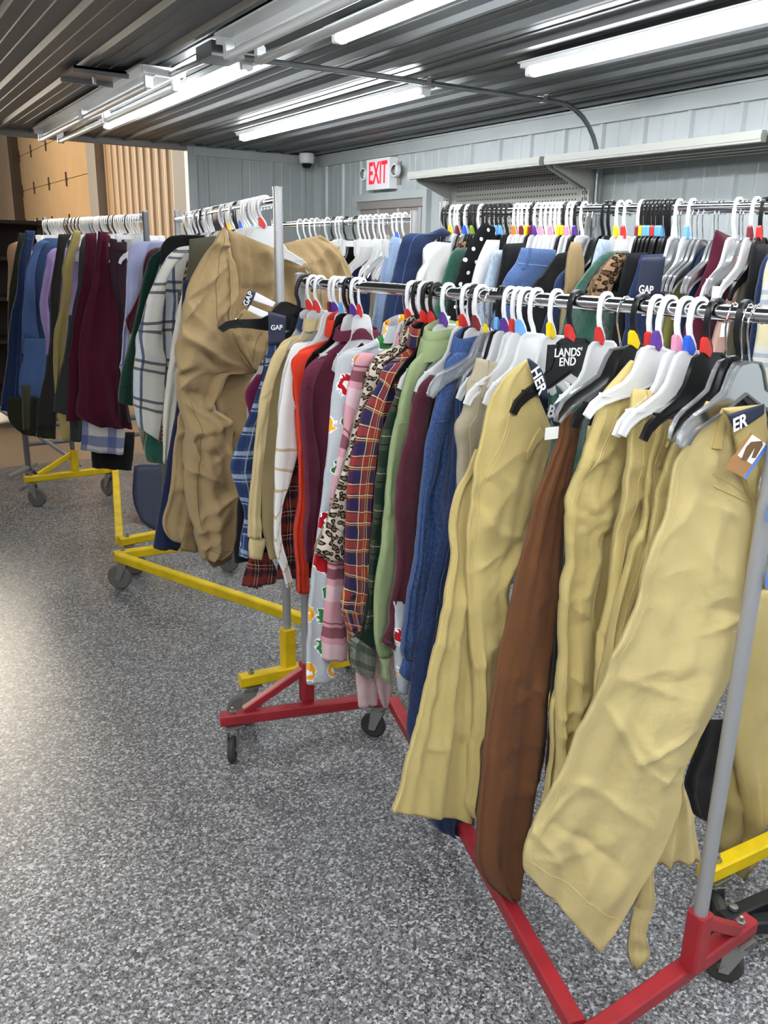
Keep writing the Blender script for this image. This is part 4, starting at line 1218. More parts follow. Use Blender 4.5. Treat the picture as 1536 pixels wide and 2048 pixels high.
'navyjkt':('y3',2.680,0,0,((.061,1.828,.016,1.808),(.126,1.806,.037,1.797),(.215,1.802,.081,1.786),(.24,1.785,.123,1.751),(.251,1.748,.143,1.702),(.268,1.68,.163,1.667),(.285,1.629,.183,1.612),(.304,1.56,.202,1.559),(.317,1.491,.217,1.489),(.347,.8,.217,.8),)),
'whitesw':('y3',2.600,0,0,((.145,1.776,.085,1.773),(.179,1.772,.086,1.759),(.202,1.757,.087,1.742),(.209,1.716,.098,1.704),(.213,1.666,.111,1.656),(.208,1.598,.124,1.605),(.206,1.546,.134,1.546),(.236,.8,.134,.8),)),
'whitesw_sl':('y3',2.580,0,0,((.223,1.703,.207,1.704),(.255,1.67,.234,1.65),(.266,1.633,.243,1.616),(.29,1.549,.258,1.565),(.3,1.518,.268,1.514),(.33,.8,.268,.8),)),
'velvet':('y3',2.520,0,0,((.129,1.755,.06,1.76),(.149,1.735,.066,1.72),(.168,1.685,.102,1.669),(.188,1.622,.138,1.615),(.207,1.551,.156,1.551),(.223,1.518,.172,1.517),(.253,.62,.172,.62),)),
'polka':('y3',2.440,0,0,((.085,1.842,.031,1.827),(.127,1.783,.026,1.752),(.175,1.683,.03,1.667),(.205,1.582,.047,1.581),(.229,1.498,.063,1.494),(.246,1.429,.081,1.423),(.276,.62,.081,.62),)),
'whitejeans':('y3',2.350,0,0,((.146,1.783,.088,1.784),(.18,1.718,.094,1.719),(.209,1.62,.12,1.636),(.228,1.521,.129,1.519),(.247,1.438,.15,1.434),(.277,.62,.15,.62),)),
'ltdenim':('y3',2.280,0,0,((.181,1.751,.118,1.752),(.197,1.679,.133,1.672),(.222,1.591,.148,1.591),(.226,1.494,.151,1.492),(.256,.62,.151,.62),)),
'blackpants3':('y3',2.220,0,0,((.19,1.77,.102,1.775),(.201,1.704,.1,1.706),(.219,1.61,.109,1.61),(.228,1.515,.122,1.512),(.258,.62,.122,.62),)),
'bluejeans3':('y3',2.130,0,0,((.204,1.759,.057,1.755),(.224,1.714,.06,1.708),(.262,1.676,.083,1.661),(.281,1.615,.098,1.598),(.306,1.524,.123,1.519),(.324,1.446,.137,1.439),(.354,.62,.137,.62),)),
'blacktop3':('y3',2.070,0,0,((.111,1.742,.038,1.756),(.158,1.693,.03,1.694),(.215,1.645,.052,1.601),(.267,1.596,.076,1.523),(.28,1.466,.091,1.459),(.31,.8,.091,.8),)),
'denimjkt3':('y3',2.020,0,0,((.14,1.688,.106,1.697),(.166,1.658,.099,1.637),(.179,1.612,.106,1.594),(.196,1.552,.113,1.55),(.226,.8,.113,.8),)),
'khaki3':('y3',1.980,0,0,((.152,1.778,.113,1.777),(.161,1.731,.098,1.723),(.162,1.681,.101,1.673),(.159,1.613,.108,1.613),(.167,1.532,.104,1.531),(.197,.62,.104,.62),)),
'ltdenim3':('y3',1.930,0,0,((.093,1.788,.042,1.785),(.105,1.745,.049,1.754),(.114,1.703,.06,1.704),(.149,1.649,.082,1.641),(.173,1.557,.089,1.556),(.203,.62,.089,.62),)),
'velvet3':('y3',1.870,0,0,((.123,1.753,-.008,1.756),(.15,1.737,-.005,1.739),(.187,1.708,.002,1.702),(.227,1.668,.021,1.664),(.261,1.62,.042,1.601),(.282,1.564,.054,1.559),(.289,1.523,.06,1.517),(.319,.62,.06,.62),)),
'velvet3_trim':('y3',1.860,0,0,((.128,1.749,.075,1.75),(.16,1.725,.1,1.718),(.192,1.685,.136,1.677),(.213,1.648,.159,1.636),(.222,1.612,.173,1.608),)),
'blackpants3b':('y3',1.790,0,0,((.131,1.748,.046,1.752),(.143,1.695,.055,1.696),(.153,1.607,.067,1.623),(.159,1.526,.064,1.524),(.189,.62,.064,.62),)),
'navypants3':('y3',1.750,0,0,((.123,1.743,.029,1.749),(.132,1.689,-.006,1.689),(.151,1.626,.007,1.624),(.154,1.53,.027,1.526),(.184,.62,.027,.62),)),
'olive3':('y3',1.690,0,0,((-.011,1.734,-.055,1.731),(.018,1.695,-.046,1.683),(.04,1.652,-.035,1.643),(.06,1.608,-.018,1.603),(.079,1.532,.006,1.53),(.109,.62,.006,.62),)),
'navyjkt3':('y3',1.640,0,0,((-.015,1.774,-.052,1.771),(.021,1.743,-.057,1.717),(.054,1.662,-.039,1.654),(.073,1.607,-.024,1.606),(.084,1.537,-.014,1.534),(.114,.8,-.014,.8),)),
'burg3':('y3',1.590,0,0,((.033,1.814,-.084,1.783),(.038,1.751,-.088,1.71),(.059,1.694,-.081,1.656),(.088,1.618,-.069,1.597),(.103,1.541,-.057,1.537),(.133,.62,-.057,.62),)),
'pink3':('y3',1.530,0,0,((.02,1.746,-.022,1.747),(.015,1.696,-.024,1.712),(.023,1.651,-.03,1.659),(.056,1.61,-.03,1.605),(.066,1.545,-.02,1.543),(.096,.62,-.02,.62),)),
'olive3b':('y3',1.490,0,0,((-.002,1.735,-.037,1.742),(.03,1.69,-.031,1.69),(.043,1.642,-.024,1.642),(.054,1.586,-.026,1.585),(.058,1.549,-.022,1.546),(.088,.62,-.022,.62),)),
'black3b':('y3',1.460,0,0,((.053,1.774,-.018,1.779),(.055,1.734,-.023,1.735),(.06,1.68,-.018,1.68),(.042,1.551,-.026,1.549),(.072,.62,-.026,.62),)),
'denim3b':('y3',1.430,0,0,((.04,1.753,-.026,1.754),(.06,1.714,-.037,1.714),(.066,1.642,-.031,1.641),(.057,1.554,-.042,1.551),(.087,.62,-.042,.62),)),
'cream3':('y3',1.370,0,0,((.112,1.763,-.024,1.765),(.133,1.708,-.027,1.709),(.135,1.646,-.033,1.644),(.125,1.561,-.02,1.556),(.155,.62,-.02,.62),)),
'graypants4':('y4',3.250,0,0,((-.035,1.81,-.07,1.806),(-.014,1.765,-.058,1.77),(.005,1.716,-.045,1.717),(.019,1.659,-.026,1.668),(.023,1.594,-.013,1.586),(.03,1.503,-.01,1.503),(.03,.7,-.01,.7),)),
'ltjeans4':('y4',3.000,0,0,((.056,1.798,.016,1.791),(.073,1.775,.026,1.75),(.09,1.726,.041,1.689),(.108,1.673,.059,1.605),(.124,1.605,.071,1.52),(.141,1.501,.084,1.481),(.141,.7,.084,.7),)),
'darkjeans4':('y4',3.420,0,0,((.014,1.768,-.083,1.77),(.023,1.705,-.069,1.707),(.027,1.621,-.06,1.621),(.031,1.535,-.057,1.535),(.031,.7,-.057,.7),)),
'jeans4b':('y4',3.600,0,0,((-.039,1.791,-.107,1.792),(-.013,1.703,-.108,1.704),(-.03,1.615,-.104,1.615),(-.031,1.525,-.1,1.525),(-.031,.7,-.1,.7),)),
'erband':('red',0.955,0,0,((.101,1.468,-.004,1.48),(.075,1.433,-.008,1.463),)),
'herband':('red',1.385,0,0,((.145,1.524,.139,1.525),(.128,1.493,.104,1.502),(.11,1.457,.083,1.465),(.088,1.432,.077,1.434),)),
'baband':('red',1.275,0,0,((.196,1.436,.155,1.452),(.185,1.419,.149,1.424),(.171,1.4,.156,1.401),)),
'foband':('red',1.195,0,0,((.056,1.534,.044,1.536),(.036,1.498,-.011,1.506),(.022,1.484,-.024,1.486),)),
'gapcard':('y3',1.660,0,0,((.228,1.737,.133,1.741),(.237,1.638,.138,1.627),)),
'gaplabel_navy':('y1',2.700,0,0,((.133,1.608,.106,1.599),(.157,1.56,.13,1.55),)),
'gaplabel_white':('y1',2.700,0,0,((.108,1.599,.035,1.564),(.118,1.572,.045,1.549),)),
'gaplabel_white2':('y1',2.690,0,0,((.133,1.558,.065,1.531),(.142,1.541,.07,1.505),)),
'pincard':('red',2.360,0,0,((.164,1.562,.106,1.546),(.165,1.462,.111,1.46),)),
'card':('red',0.940,0,0,((.059,1.435,-.006,1.405),(.116,1.375,.054,1.343),)),
}
HOOKS = {
'red':'2.411k 2.382cR 2.344cR 2.324w 2.272cM 2.252cP 2.228cL 2.202k 2.186k 2.168cP 2.143cR 1.952w 1.930cR 1.906k 1.883c 1.863kR 1.840kR 1.796cP 1.752wY 1.726cR 1.706k 1.682cM 1.659wY 1.646w 1.633w 1.617kL 1.606k 1.589cP 1.563cR 1.539cL 1.510c 1.453cY 1.396kR 1.321cR 1.273w 1.234kY 1.200cR 1.172cP 1.135cN 1.107cB 1.073kR 1.037w 1.015k 1.007w 0.992w',
'y1':'4.031k 4.002c 3.974c 3.955c 3.927c 3.909c 3.882c 3.864k 3.837c 3.820c 3.794k 3.768c 3.743c 3.717k 3.693c 3.668c 3.644c 3.620c 3.596c 3.573c 3.549c 3.526k 3.504k 3.481k 3.459k 3.437k 3.408c 3.387c 3.359kM 3.338c 3.311cY 3.290c 3.263c 3.237k 3.211k 3.185c 3.160cB 3.129c 3.098c 3.062c 3.027wL 2.998c 2.964c 2.930c 2.892cR',
'y2':'6.069c 6.049c 6.020c 5.991k 5.963c 5.944c 5.916c 5.888c 5.860c 5.832c 5.805c 5.787c 5.769c 5.742c 5.706k 5.680k 5.645k 5.619k 5.585c 5.559k 5.526c 5.501k 5.468c 5.443k 5.410k 5.386c 5.370c 5.354c 5.338c 5.322c 5.307c 5.291c 5.276c 5.260k 5.245c 5.229c 5.214k 5.199c 5.176c 5.161c 5.146c 5.131c 5.116c 5.102k 5.087c 5.072c 5.050c 5.022k 4.986k 4.958k 4.923k 4.895c 4.868c 4.840k 4.813c 4.787c 4.754k 4.727c 4.695c 4.669c 4.638c 4.606c 4.569c',
'y3':'2.743k 2.724k 2.699cY 2.674c 2.658cM 2.636k 2.618cB 2.596k 2.581kG 2.565k 2.547c 2.524k 2.504k 2.479kL 2.457kL 2.435kL 2.411k 2.373cO 2.352c 2.336cM 2.313cY 2.295kM 2.277cP 2.250cN 2.229c 2.207cN 2.188c 2.171cY 2.152kY 2.138cN 2.119c 2.105kP 2.081c 2.055w 2.035w 1.997k 1.974k 1.944cY 1.915cR 1.865cM 1.852kY 1.838kL 1.825kL 1.811kR 1.797kL 1.784kL 1.770k 1.757k 1.739cW 1.729w 1.721w 1.697cL 1.683w 1.667w 1.650w 1.614w 1.602w 1.557c 1.540w 1.529w 1.506cM 1.481kR',
'y4':'4.125c 4.043c 3.964c 3.900c 3.838w 3.772c 3.701k 3.649c 3.610c 3.560k 3.506w 3.459k 3.402c 3.357c 3.313c 3.255c 3.199c 3.162c 3.122w 3.082c 3.043cB 2.997w',
}
# ------------------------------------------------------------------ garments
def catmull(A, n):
    """resample rows of A (k x d) to n rows by arc length with a Catmull-Rom curve"""
    k = len(A)
    mid = A.reshape(k, -1)
    seg = np.maximum(np.linalg.norm(np.diff(mid, axis=0), axis=1), 1e-6)
    L = np.concatenate([[0], np.cumsum(seg)])
    t = np.linspace(0, L[-1], n)
    tan = np.zeros_like(mid)
    for i in range(k):
        if i == 0:
            tan[i] = (mid[1] - mid[0]) / seg[0]
        elif i == k - 1:
            tan[i] = (mid[-1] - mid[-2]) / seg[-1]
        else:
            a, b = (mid[i] - mid[i - 1]) / seg[i - 1], (mid[i + 1] - mid[i]) / seg[i]
            tan[i] = (a * seg[i] + b * seg[i - 1]) / (seg[i] + seg[i - 1])
    out = np.zeros((n, mid.shape[1]))
    for j, x in enumerate(t):
        i = min(max(np.searchsorted(L, x) - 1, 0), k - 2)
        h = seg[i]
        s = (x - L[i]) / h
        out[j] = ((2 * s**3 - 3 * s**2 + 1) * mid[i] + (s**3 - 2 * s**2 + s) * h * tan[i] + (-2 * s**3 + 3 * s**2) * mid[i + 1] + (s**3 - s**2) * h * tan[i + 1])
    return out, L[-1]


class Cloth:
    pass


_LAT = np.random.RandomState(5).rand(256, 256)


def vnoise(x, y):
    """smooth value noise in 0..1"""
    xi, yi = np.floor(x).astype(int), np.floor(y).astype(int)
    fx, fy = x - xi, y - yi
    fx, fy = fx * fx * (3 - 2 * fx), fy * fy * (3 - 2 * fy)
    g4 = lambda a_, b_: _LAT[a_ % 256, b_ % 256]
    return (g4(xi, yi) * (1 - fx) + g4(xi + 1, yi) * fx) * (1 - fy) + (g4(xi, yi + 1) * (1 - fx) + g4(xi + 1, yi + 1) * fx) * fy


def panel(name, key, mat, parent, t=(.008, .022), fold=.008, freq=2.0, wr=.0055, seed=0, off=0.0, step=.010, hem=True, power=2.6, creases=()):
    """one hanging tube of cloth: flattened loops between a left and a right edge, with folds and creases"""
    rack, y, p0, p1, rows = PAN[key]
    rs = np.random.RandomState(abs(hash_str(key)) % 99991 + seed)
    n0 = len(rows)
    o = railp(rack, y)
    A = np.zeros((n0, 7))
    for i, (sl, zl, sr, zr) in enumerate(rows):
        ps = math.radians(p0 + (p1 - p0) * i / max(1, n0 - 1))
        cx, cy = -math.cos(ps), math.sin(ps)
        A[i] = (o.x + sl * cx, o.y + sl * cy, zl, o.x + sr * cx, o.y + sr * cy, zr, ps * .2)
    _, length = catmull(A, 4)
    length = max(length / 1.41, .05)
    N = int(min(max(length / step, 8), 190))
    R, _ = catmull(A, N)
    L_, R_ = R[:, 0:3], R[:, 3:6]
    ps = R[:, 6] / .2
    mid, half = (L_ + R_) / 2, (R_ - L_) / 2
    nrm = np.stack([-np.sin(ps), -np.cos(ps), np.zeros(N)], 1)
    hw = np.linalg.norm(half, axis=1)
    Mc = int(min(max(2 * hw.max() / step, 9), 60))
    v = np.concatenate([[0], np.cumsum(np.linalg.norm(np.diff(mid, axis=0), axis=1))])
    vv = v / max(v[-1], 1e-6)
    c = np.sin(np.linspace(-math.pi / 2, math.pi / 2, Mc))
    C, V = np.meshgrid(c, v)
    U = C * hw[:, None]
    d = np.zeros_like(U)
    env = (.25 + .75 * vv)[:, None]
    for k in range(3):
        f = freq * (1 + .7 * k) * rs.uniform(.8, 1.2)
        d += fold / (1 + .6 * k) * env * np.sin(math.pi * f * C + rs.uniform(0, 6.3) + 1.1 * np.sin(V * rs.uniform(2, 5) + rs.uniform(0, 6.3)))
    # soft drape, diagonal drag lines and sharp pressed-in creases
    s1, s2 = rs.uniform(0, 50), rs.uniform(0, 50)
    warp = .05 * (vnoise(U * 5 + s1, V * 5 + s2) - .5)
    d += wr * 1.5 * (vnoise((U + warp) * 9 + s2, V * 4 + s1) - .5)
    for sg in (-1, 1):
        th = sg * rs.uniform(.45, .8)
        x = U * math.cos(th) + V * math.sin(th) + warp * 1.6
        a = -U * math.sin(th) + V * math.cos(th)
        n_ = vnoise(x * 17 + s1 * sg, a * 4.5 + s2)
        gate = np.clip(vnoise(U * 7 + s2 * sg, V * 5 + s1) * 2.6 - 1.0, 0, 1)
        d += wr * 1.3 * (1 - np.abs(2 * n_ - 1)) ** 2 * gate
    for k in range(int(4 + 9 * min(length, 1.2) * min(1, wr / .004))):
        u0, v0 = rs.uniform(-.85, .85) * hw.mean(), rs.uniform(.03, .97) * v[-1]
        th = rs.choice([-1, 1]) * rs.uniform(.15, 1.1)
        le = rs.uniform(.03, .11)
        x0, a0 = U - u0, V - v0
        x = x0 * math.sin(th) + a0 * math.cos(th) + .35 * (x0 * math.cos(th)) ** 2 / le * rs.choice([-1, 1])
        a = x0 * math.cos(th) - a0 * math.sin(th)
        w_ = rs.uniform(.008, .018)
        d += wr * rs.uniform(.5, 1.2) * rs.choice([-1, 1, 1]) * np.exp(-np.abs(x) / w_) * np.exp(-(a / le) ** 2)
    for c0, v0, c1, v1, amp, w_ in creases:
        x0, x1 = c0 * np.interp(v0, v, hw), c1 * np.interp(v1, v, hw)
        dx, dv = x1 - x0, v1 - v0
        q = np.clip(((U - x0) * dx + (V - v0) * dv) / (dx * dx + dv * dv), 0, 1)
        far = np.hypot(U - x0 - q * dx, V - v0 - q * dv)
        d += amp * np.exp(-far / w_) * (.35 + .65 * np.sin(math.pi * np.clip(q, .08, .92)))
    jag = 1 + .035 * (vnoise(v * 22 + s1, v * 0 + 3) - .5) * (.2 + vv)
    d *= np.minimum(1, .15 + V / .08)
    edge = (1 - np.abs(C) ** power) ** (1 / power)
    T = (t[0] + (t[1] - t[0]) * vv) * np.minimum(1, .30 + np.sqrt(v / .05))
    T = np.minimum(T, hw * .9 + .002)[:, None]
    base = mid[:, None, :] + (C * jag[:, None])[:, :, None] * half[:, None, :]
    front = base + nrm[:, None, :] * (T * edge + d + off)[:, :, None]
    back = base + nrm[:, None, :] * (-T * edge + d * .8 + off)[:, :, None]
    loop = np.concatenate([front, back[:, -2:0:-1]], 1)
    uvf = np.stack([U, V], 2)
    uvb = np.stack([U + .37, V], 2)
    uvl = np.concatenate([uvf, uvb[:, -2:0:-1]], 1)
    K = loop.shape[1]
    verts = [loop.reshape(-1, 3)]
    uvs = [uvl.reshape(-1, 2)]
    faces = []
    for i in range(N - 1):
        a = i * K
        for j in range(K):
            j2 = (j + 1) % K
            faces.append((a + j2, a + j, a + K + j, a + K + j2))
    faces.append(tuple(range(K)))
    last = (N - 1) * K
    if hem:
        kk = min(4, N - 1)

        def shrink(row, f):
            m_ = (front[row] + back[row]) / 2
            fr2, bk2 = m_ + (front[row] - m_) * f, m_ + (back[row] - m_) * f
            lp = np.concatenate([fr2, bk2[-2:0:-1]], 0)
            cn = lp.mean(0)
            return cn + (lp - cn) * np.array([.97, .97, 1.0])
        in1 = shrink(N - 1, .72)
        in2 = shrink(N - 1 - kk, .5)
        verts += [in1, in2]
        uvs += [uvl[-1], uvl[-1]]
        for q in (0, 1):
            a = last + q * K
            for j in range(K):
                j2 = (j + 1) % K
                faces.append((a + j2, a + j, a + K + j, a + K + j2))
        faces.append(tuple(last + 2 * K + j for j in range(K - 1, -1, -1)))
    else:
        faces.append(tuple(last + j for j in range(K - 1, -1, -1)))
    po = np.array(parent_origin(parent)) if parent is not None else np.zeros(3)
    ob = grid_obj(name, np.concatenate(verts) - po, faces, mat, parent, np.concatenate(uvs))
    g_ = Cloth()
    g_.P, g_.c, g_.v, g_.n, g_.obj, g_.parent, g_.hw, g_.mat = front, c, v, nrm, ob, parent, hw, mat
    return g_


def hash_str(s):
    h = 5381
    for ch in s:
        h = (h * 33 + ord(ch)) & 0x7fffffff
    return h


def at(g_, c, v, off=0.0):
    v = min(max(v, 0), g_.v[-1])
    i = min(max(int(np.searchsorted(g_.v, v)) - 1, 0), len(g_.v) - 2)
    fi = (v - g_.v[i]) / max(g_.v[i + 1] - g_.v[i], 1e-9)
    j = min(max(int(np.searchsorted(g_.c, c)) - 1, 0), len(g_.c) - 2)
    fj = (c - g_.c[j]) / max(g_.c[j + 1] - g_.c[j], 1e-9)
    P = g_.P
    p = (P[i, j] * (1 - fi) * (1 - fj) + P[i + 1, j] * fi * (1 - fj) + P[i, j + 1] * (1 - fi) * fj + P[i + 1, j + 1] * fi * fj)
    return p + g_.n[i] * off


def seam(g_, path, mat, r=.0011, name='seam', n=40):
    """raised stitching line laid on the cloth along (across, down) points"""
    L = [0]
    for p, q in zip(path, path[1:]):
        L.append(L[-1] + math.hypot((q[0] - p[0]) * .1, q[1] - p[1]))
    pts = []
    for k in range(n + 1):
        x = L[-1] * k / n
        for i in range(len(path) - 1):
            if x <= L[i + 1] + 1e-9:
                f = (x - L[i]) / max(L[i + 1] - L[i], 1e-9)
                pts.append(at(g_, path[i][0] + (path[i + 1][0] - path[i][0]) * f, path[i][1] + (path[i + 1][1] - path[i][1]) * f, r * .4))
                break
    return MB().sweep(pts, r, 6).build(name, mat, g_.obj, rel=parent_origin(g_.obj))


def patch(g_, name, quad, mat, off=.003, parent=None, na=10, nb=12, deep=.002):
    """sewn-on piece following the cloth: quad = four (across, down) corners, top-left first, clockwise"""
    parent = parent or g_.obj
    tl, tr2, br, bl = quad
    vs, uv, fs = [], [], []
    for lay in (off, -deep):
        for i in range(nb + 1):
            b = i / nb
            for j in range(na + 1):
                a = j / na
                c = (tl[0] * (1 - a) + tr2[0] * a) * (1 - b) + (bl[0] * (1 - a) + br[0] * a) * b
                v = (tl[1] * (1 - a) + tr2[1] * a) * (1 - b) + (bl[1] * (1 - a) + br[1] * a) * b
                vs.append(at(g_, c, v, lay))
                uv.append((c * .1 + .9, v + .05))
    w = na + 1
    k = w * (nb + 1)
    for i in range(nb):
        for j in range(na):
            q = i * w + j
            fs.append((q + 1, q, q + w, q + w + 1))
            fs.append((k + q, k + q + 1, k + q + w + 1, k + q + w))
    rim = [j for j in range(w)] + [i * w + na for i in range(1, nb + 1)] + [nb * w + j for j in range(na - 1, -1, -1)] + [i * w for i in range(nb - 1, 0, -1)]
    for a, b in zip(rim, rim[1:] + rim[:1]):
        fs.append((a, b, k + b, k + a))
    po = np.array(parent_origin(parent))
    return grid_obj(name, np.array(vs) - po, fs, mat, parent, np.array(uv), True, 50)


def collar(parent, rack, y, mat, s=.062, z=-.112, h=.035, dy=.028, name='collar', tilt=.0):
    """stand-up neckline loop round the hanger's neck"""
    o = railp(rack, y)
    vs, uv, fs = [], [], []
    n, m = 28, 4
    for lay in (0, .004):
        for k in range(m):
            f = k / (m - 1)
            for i in range(n):
                a = 2 * math.pi * i / n
                ss, dd = (s * (1 - .12 * f) - lay) * math.cos(a), (dy * (1 - .15 * f) - lay) * math.sin(a)
                vs.append((o.x - ss, o.y + dd, o.z + z + h * f - .022 * abs(math.cos(a)) ** 1.5 - (.02 if math.sin(a) < 0 else 0) * abs(math.sin(a))))
                uv.append((a * s, h * f))
    for lay in (0, 1):
        for k in range(m - 1):
            for i in range(n):
                a, b = lay * m * n + k * n + i, lay * m * n + k * n + (i + 1) % n
                fs.append((a, b, b + n, a + n) if lay == 0 else (b, a, a + n, b + n))
    for i in range(n):
        a, b = (m - 1) * n + i, (m - 1) * n + (i + 1) % n
        fs.append((a, b, b + m * n, a + m * n))
    po = np.array(parent_origin(parent))
    return grid_obj(name, np.array(vs) - po, fs, mat, parent, np.array(uv), True)


HELD = {}


def garment(name, cat, label, rack, y, hold=None, group=None):
    p = railp(rack, y)
    e = empty(name, (p.x, p.y, p.z - .15), label, cat, group)
    if hold:
        HELD.setdefault(rack, []).append((y, hold))
    return e


BACKP = dict(step=.02)

# ---- red rack, far end to near end
e = garment('top', 'shirt', 'magenta top peeking out between the baggy tan trousers and the blue plaid shirt', 'red', 2.44, 'a magenta top')
panel('body', 'magenta', 'magenta', e, (.01, .02))
e = garment('black_top', 'clothes', 'long black garment at the far end of the red rack, behind the blue plaid shirt', 'red', 2.41, 'a long black garment')
panel('body', 'black', 'black_cloth', e, (.01, .025))
collar(e, 'red', 2.41, 'black_cloth')
e = garment('flannel_shirt', 'shirt', 'blue and white plaid flannel shirt with a puffed sleeve on the red rack', 'red', 2.375, 'the blue plaid shirt')
g_ = panel('sleeve', 'blueplaid', 'plaid_blue', e, (.009, .015), .004)
patch(g_, 'cuff', ((-.97, g_.v[-1] - .085), (.97, g_.v[-1] - .085), (.97, g_.v[-1] - .002), (-.97, g_.v[-1] - .002)), 'plaid_blue', .003)
collar(e, 'red', 2.375, 'plaid_blue')
e = garment('sweatshirt', 'sweatshirt', 'pale yellow cream sweatshirt between the blue plaid shirt and the white striped sweater', 'red', 2.33, 'the cream sweatshirt')
panel('body', 'cream_body', 'cream', e, (.009, .015), .008)
g_ = panel('sleeve', 'cream_sl', 'cream', e, (.010, .017), .004, off=.014)
seam(g_, [(-.9, .16), (.9, .15)], 'cream', .0016)
panel('cuff', 'cream_cuff', 'cream', e, (.016, .014), .002, off=.014)
collar(e, 'red', 2.345, 'cream')
e = garment('striped_sweater', 'sweater', 'white knit sweater with thin tan stripes down its sleeve', 'red', 2.29, 'the white striped sweater')
panel('body', 'white_body', 'white_knit', e, (.009, .015), .006)
g_ = panel('sleeve', 'white_sl', 'striped_knit', e, (.010, .017), .005, wr=.004, off=.05)
e = garment('flannel_shirt', 'shirt', 'dark red plaid flannel shirt behind the orange shirt', 'red', 2.25, 'a dark red plaid shirt')
panel('body', 'dkplaid', 'plaid_dkred', e, (.009, .015), .008)
panel('cuff', 'dkplaid_cuff', 'plaid_dkred', e, (.014, .016), .002)
e = garment('button_shirt', 'shirt', 'bright orange red collared shirt beside the plum sweater', 'red', 2.215, 'the orange red shirt')
panel('body', 'orange_body', 'orange', e, (.010, .017), .007)
g_ = panel('sleeve', 'orange', 'orange', e, (.012, .022), .005, off=.012)
seam(g_, [(-.8, g_.v[-1] - .06), (.8, g_.v[-1] - .06)], 'orange', .0012)
collar(e, 'red', 2.225, 'orange', .066, -.12, .05)
e = garment('sweater', 'sweater', 'plum crew neck sweater between the orange shirt and the grey holiday pajama', 'red', 2.16, 'the plum sweater')
panel('body', 'plum_body', 'plum', e, (.009, .015), .008)
g_ = panel('sleeve', 'plum_sl', 'plum', e, (.010, .017), .005, off=.014)
seam(g_, [(-.9, .09), (-.2, .075), (.9, .10)], 'plum', .0016)
collar(e, 'red', 2.165, 'plum', .08, -.125, .03)
e = garment('holiday_pajama', 'pajama', 'light grey pajama with colourful holiday print, in the middle of the red rack', 'red', 1.945, 'the grey holiday pajama')
panel('body', 'gray_body', 'holiday_print', e, (.009, .015), .008)
g_ = panel('leg', 'gray_sl', 'holiday_print', e, (.009, .015), .005, off=.012)
seam(g_, [(-.9, g_.v[-1] - .03), (.9, g_.v[-1] - .03)], 'holiday_print', .0012)
collar(e, 'red', 1.955, 'holiday_print', .08, -.11, .045)
e = garment('checked_nightshirt', 'shirt', 'pale pink nightshirt with wide maroon bands below the leopard cuff', 'red', 1.91, 'the pink banded nightshirt')
panel('body', 'pink_sl', 'plaid_pink', e, (.010, .017), .004)
collar(e, 'red', 1.91, 'plaid_pink', .07, -.12, .03)
e = garment('leopard_blouse', 'blouse', 'leopard print blouse with a gathered ruffled cuff', 'red', 1.885, 'the leopard blouse')
panel('body', 'leopard_body', 'leopard', e, (.010, .017), .006)
panel('sleeve', 'leopard_sl', 'leopard', e, (.010, .017), .005, off=.01)
g_ = panel('cuff', 'leopard_cuff', 'leopard', e, (.022, .026), .006, 5.0, .006)
collar(e, 'red', 1.89, 'leopard', .07, -.11, .05)
e = garment('flannel_shirt', 'shirt', 'red, navy and cream plaid flannel shirt with navy cuff buttons', 'red', 1.855, 'the red and navy plaid shirt')
panel('body', 'redplaid_body', 'plaid_redblue', e, (.009, .015), .006)
g_ = panel('sleeve', 'redplaid_sl', 'plaid_redblue', e, (.010, .017), .004, wr=.0025, off=.014)
patch(g_, 'cuff', ((-.98, g_.v[-1] - .12), (.98, g_.v[-1] - .10), (.98, g_.v[-1] - .001), (-.98, g_.v[-1] - .001)), 'plaid_redblue', .003)
for c_, v_ in ((-.45, .155), (-.62, .055)):
    p = at(g_, c_, g_.v[-1] - v_, .006)
    MB().lathe([(0, .002), (.0075, .002), (.009, 0), (.0075, -.003), (0, -.003)], p, 'y', 14).build('button', 'button_navy', e)
collar(e, 'red', 1.86, 'plaid_redblue', .07, -.115, .05)
e = garment('flannel_shirt', 'shirt', 'dark green plaid flannel shirt behind the sage hoodie', 'red', 1.83, 'the dark green plaid shirt')
g_ = panel('sleeve', 'greenplaid_sl', 'plaid_green', e, (.010, .017), .004, off=.012)
patch(g_, 'cuff', ((-.97, g_.v[-1] - .11), (.97, g_.v[-1] - .09), (.97, g_.v[-1] - .001), (-.97, g_.v[-1] - .001)), 'plaid_cuff', .003)
p = at(g_, -.55, g_.v[-1] - .08, .006)
MB().lathe([(0, .002), (.007, .002), (.008, 0), (.007, -.003), (0, -.003)], p, 'y', 14).build('button', 'plaid_cuff', e)
e = garment('fleece_trousers', 'trousers', 'pale pink fleece trousers hanging below the sage hoodie', 'red', 1.85, 'the pink fleece trousers')
panel('leg', 'pinkpants_a', 'pink_fleece', e, (.008, .013), .003)
panel('leg', 'pinkpants_b', 'pink_fleece', e, (.008, .013), .003)
e = garment('hoodie', 'hoodie', 'sage green hoodie with the hood folded at the neck', 'red', 1.79, 'the sage hoodie')
panel('body', 'sage_body', 'sage', e, (.009, .015), .007)
g_ = panel('sleeve', 'sage_sl', 'sage', e, (.009, .015), .004, off=.014)
seam(g_, [(-.9, .20), (.9, .17)], 'sage', .0016)
panel('cuff', 'sage_cuff', 'sage', e, (.018, .014), .002, off=.014)
collar(e, 'red', 1.79, 'sage', .085, -.125, .06, .034, 'hood')
collar(e, 'red', 1.785, 'sage', .10, -.14, .05, .04, 'hood')
e = garment('fuzzy_cardigan', 'cardigan', 'fuzzy dark burgundy cardigan between the sage hoodie and the blue henley', 'red', 1.75, 'the burgundy cardigan')
panel('body', 'burg_body', 'burgundy', e, (.009, .015), .007)
